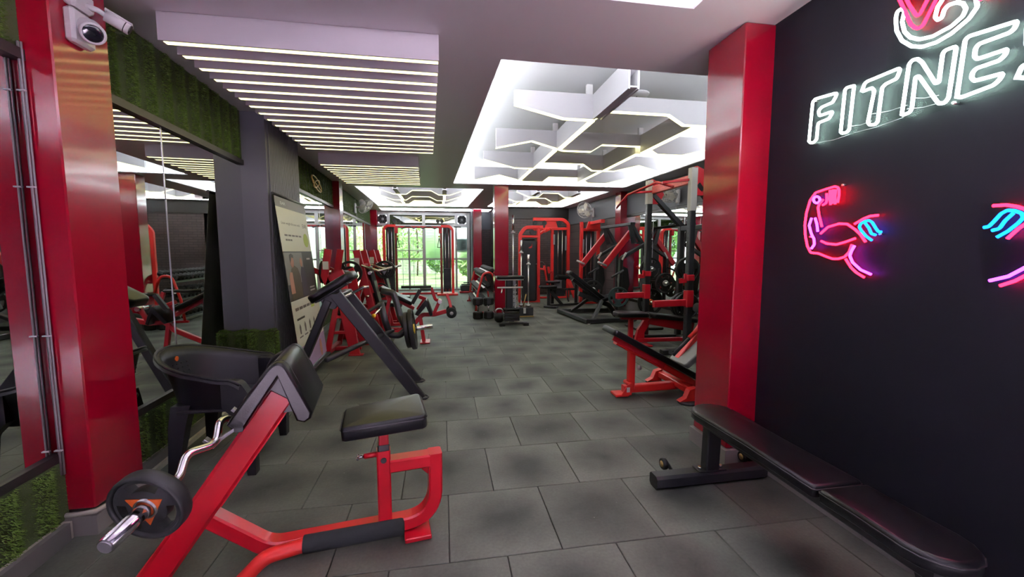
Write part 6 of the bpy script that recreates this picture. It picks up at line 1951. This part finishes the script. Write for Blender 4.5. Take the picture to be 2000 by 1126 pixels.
bpoly('print_badge', [(0.235 + math.cos(a) * 0.065, bH - 0.56 + math.sin(a) * 0.10) for a in [2 * PI * i / 24 for i in range(24)]], 0.0016, 'print_green', sheet)
ph = bpanel('print_photo', -hw, bH - 1.14, hw, bH - 0.72, 0.001, 'print_dark', sheet)
bpanel('print_backdrop', -hw + 0.0, bH - 1.0, 0.06, bH - 0.73, 0.0018, 'print_wall', sheet)
# two figures printed on the banner photo
bpoly('print_figure', [(-0.30, -0.41), (-0.06, -0.41), (-0.05, -0.22), (-0.09, -0.15), (-0.155, -0.125), (-0.23, -0.15), (-0.28, -0.22)], 0.0024, 'print_olive', sheet, bH - 0.72)
bpoly('print_figure', [(-0.305, -0.36), (-0.22, -0.36), (-0.225, -0.18), (-0.275, -0.175), (-0.30, -0.22)], 0.0030, 'print_skin', sheet, bH - 0.72)
bpoly('print_figure', [(-0.20 + math.cos(a) * 0.04, -0.085 + math.sin(a) * 0.055) for a in [2 * PI * i / 16 for i in range(16)]], 0.0030, 'print_skin', sheet, bH - 0.72)
bpoly('print_figure', [(-0.245, -0.06), (-0.24, -0.03), (-0.20, -0.018), (-0.155, -0.035), (-0.16, -0.06), (-0.20, -0.05), (-0.235, -0.10)], 0.0036, 'print_ink', sheet, bH - 0.72)
bpoly('print_figure', [(-0.04, -0.41), (0.10, -0.41), (0.085, -0.22), (0.06, -0.15), (0.0, -0.14), (-0.035, -0.20)], 0.0024, 'print_navy', sheet, bH - 0.72)
bpoly('print_figure', [(0.01 + math.cos(a) * 0.028, -0.10 + math.sin(a) * 0.042) for a in [2 * PI * i / 16 for i in range(16)]], 0.0030, 'print_skin', sheet, bH - 0.72)
for v in (1.06, 1.09):
    bpanel('print_line', 0.15, bH - v - 0.012, 0.28, bH - v, 0.0018, 'print_pale', sheet)
bpanel('print_line', 0.17, bH - 0.80, 0.26, bH - 0.785, 0.0018, 'print_pale', sheet)
for i in range(5):
    a_ = -0.28 + i * 0.09
    bpanel('print_line', a_, bH - 1.215, a_ + 0.075, bH - 1.195, 0.0014, 'print_grey', sheet)
bpanel('print_badge', 0.10, bH - 1.235, 0.19, bH - 1.17, 0.0014, 'print_green', sheet)
bpanel('print_line', -0.28, bH - 1.285, -0.10, bH - 1.27, 0.0014, 'print_ink', sheet)
for i in range(5):
    c_ = -0.24 + i * 0.12
    bpoly('print_icon', [(c_ - 0.012, 0), (c_ + 0.012, 0), (c_ + 0.018, 0.05), (c_, 0.075), (c_ - 0.018, 0.05)], 0.0016, 'print_grey', sheet, bH - 1.385)
    bpanel('print_line', c_ - 0.04, bH - 1.41, c_ + 0.04, bH - 1.40, 0.0014, 'print_grey', sheet)
bpanel('print_line', -0.06, bH - 1.455, 0.10, bH - 1.44, 0.0014, 'print_grey', sheet)
bpanel('print_lilac_field', -hw, 0.02, hw, bH - 1.475, 0.001, 'print_lilac', sheet)
bpoly('print_figure', [(0.20 + math.cos(a) * 0.035, 0.07 + math.sin(a) * 0.05) for a in [2 * PI * i / 16 for i in range(16)]], 0.0016, 'print_skin', sheet)
bpoly('print_figure', [(-0.22 + math.cos(a) * 0.035, 0.07 + math.sin(a) * 0.05) for a in [2 * PI * i / 16 for i in range(16)]], 0.0016, 'print_skin', sheet)

# ------------------------------------------------------------------ small brass wall ornament on the second green band
orn = T('wall_ornament', 'small tangled brass ornament hanging on the second green band', 'ornament', LW(6.9, 0.05, 2.36))
c_ = LW(6.9, 0.06, 2.36)
orn.p('loop', MB().tube([c_ + LU * (math.cos(a) * 0.28) + V((0, 0, math.sin(a) * 0.08)) + V((0, 0, -0.06 * math.cos(a))) for a in [2 * PI * i / 20 for i in range(20)]], 0.012, 6, closed=True), 'brass')
orn.p('loop', MB().tube([c_ + LU * (math.cos(a) * 0.18) + V((0, 0, math.sin(a) * 0.05)) + V((0, 0, 0.05 * math.cos(a))) for a in [2 * PI * i / 20 for i in range(20)]], 0.010, 6, closed=True), 'brass')
orn.p('rod', MB().cyl(c_ - LU * 0.30 + V((0, 0, 0.05)), c_ + LU * 0.3 - V((0, 0, 0.08)), 0.01, 6), 'brass')

# ------------------------------------------------------------------ ceiling hook plate in the big coffer, air conditioner outside the window
hk = T('ceiling_hook', 'round white hook plate with a short dark hook under the big coffer top', 'hook', (2.02, 4.2, 2.94))
hk.p('plate', MB().lathe((2.02, 4.2, 2.955), (0, 0, -1), [(0.0, 0), (0.13, 0.0), (0.125, 0.012), (0.03, 0.02), (0.0, 0.02)], 24), 'white_plastic')
hk.p('hook', MB().tube([(2.02, 4.2, 2.935), (2.03, 4.2, 2.90), (2.06, 4.2, 2.87), (2.09, 4.2, 2.88)], 0.008, 8), 'black_steel')
ac = T('air_conditioner', 'boxy grey air conditioner hanging outside the right window pane', 'air conditioner', (0.66, 14.55, 1.33))
ac.p('casing', MB().cbox((0.66, 14.58, 1.54), (0.36, 0.30, 0.42), 0.012), 'dull_silver')
ac.p('face_panel', MB().cbox((0.72, 14.425, 1.54), (0.16, 0.012, 0.30), 0.003), 'charcoal_steel')
for k in range(6):
    ac.p('louvre', MB().box((0.56, 14.424, 1.42 + k * 0.045), (0.10, 0.012, 0.018)), 'white_paint')
ac.p('bracket', MB().rect([(0.66, 14.25, 1.31), (0.66, 14.72, 1.31)], 0.30, 0.02), 'alu')
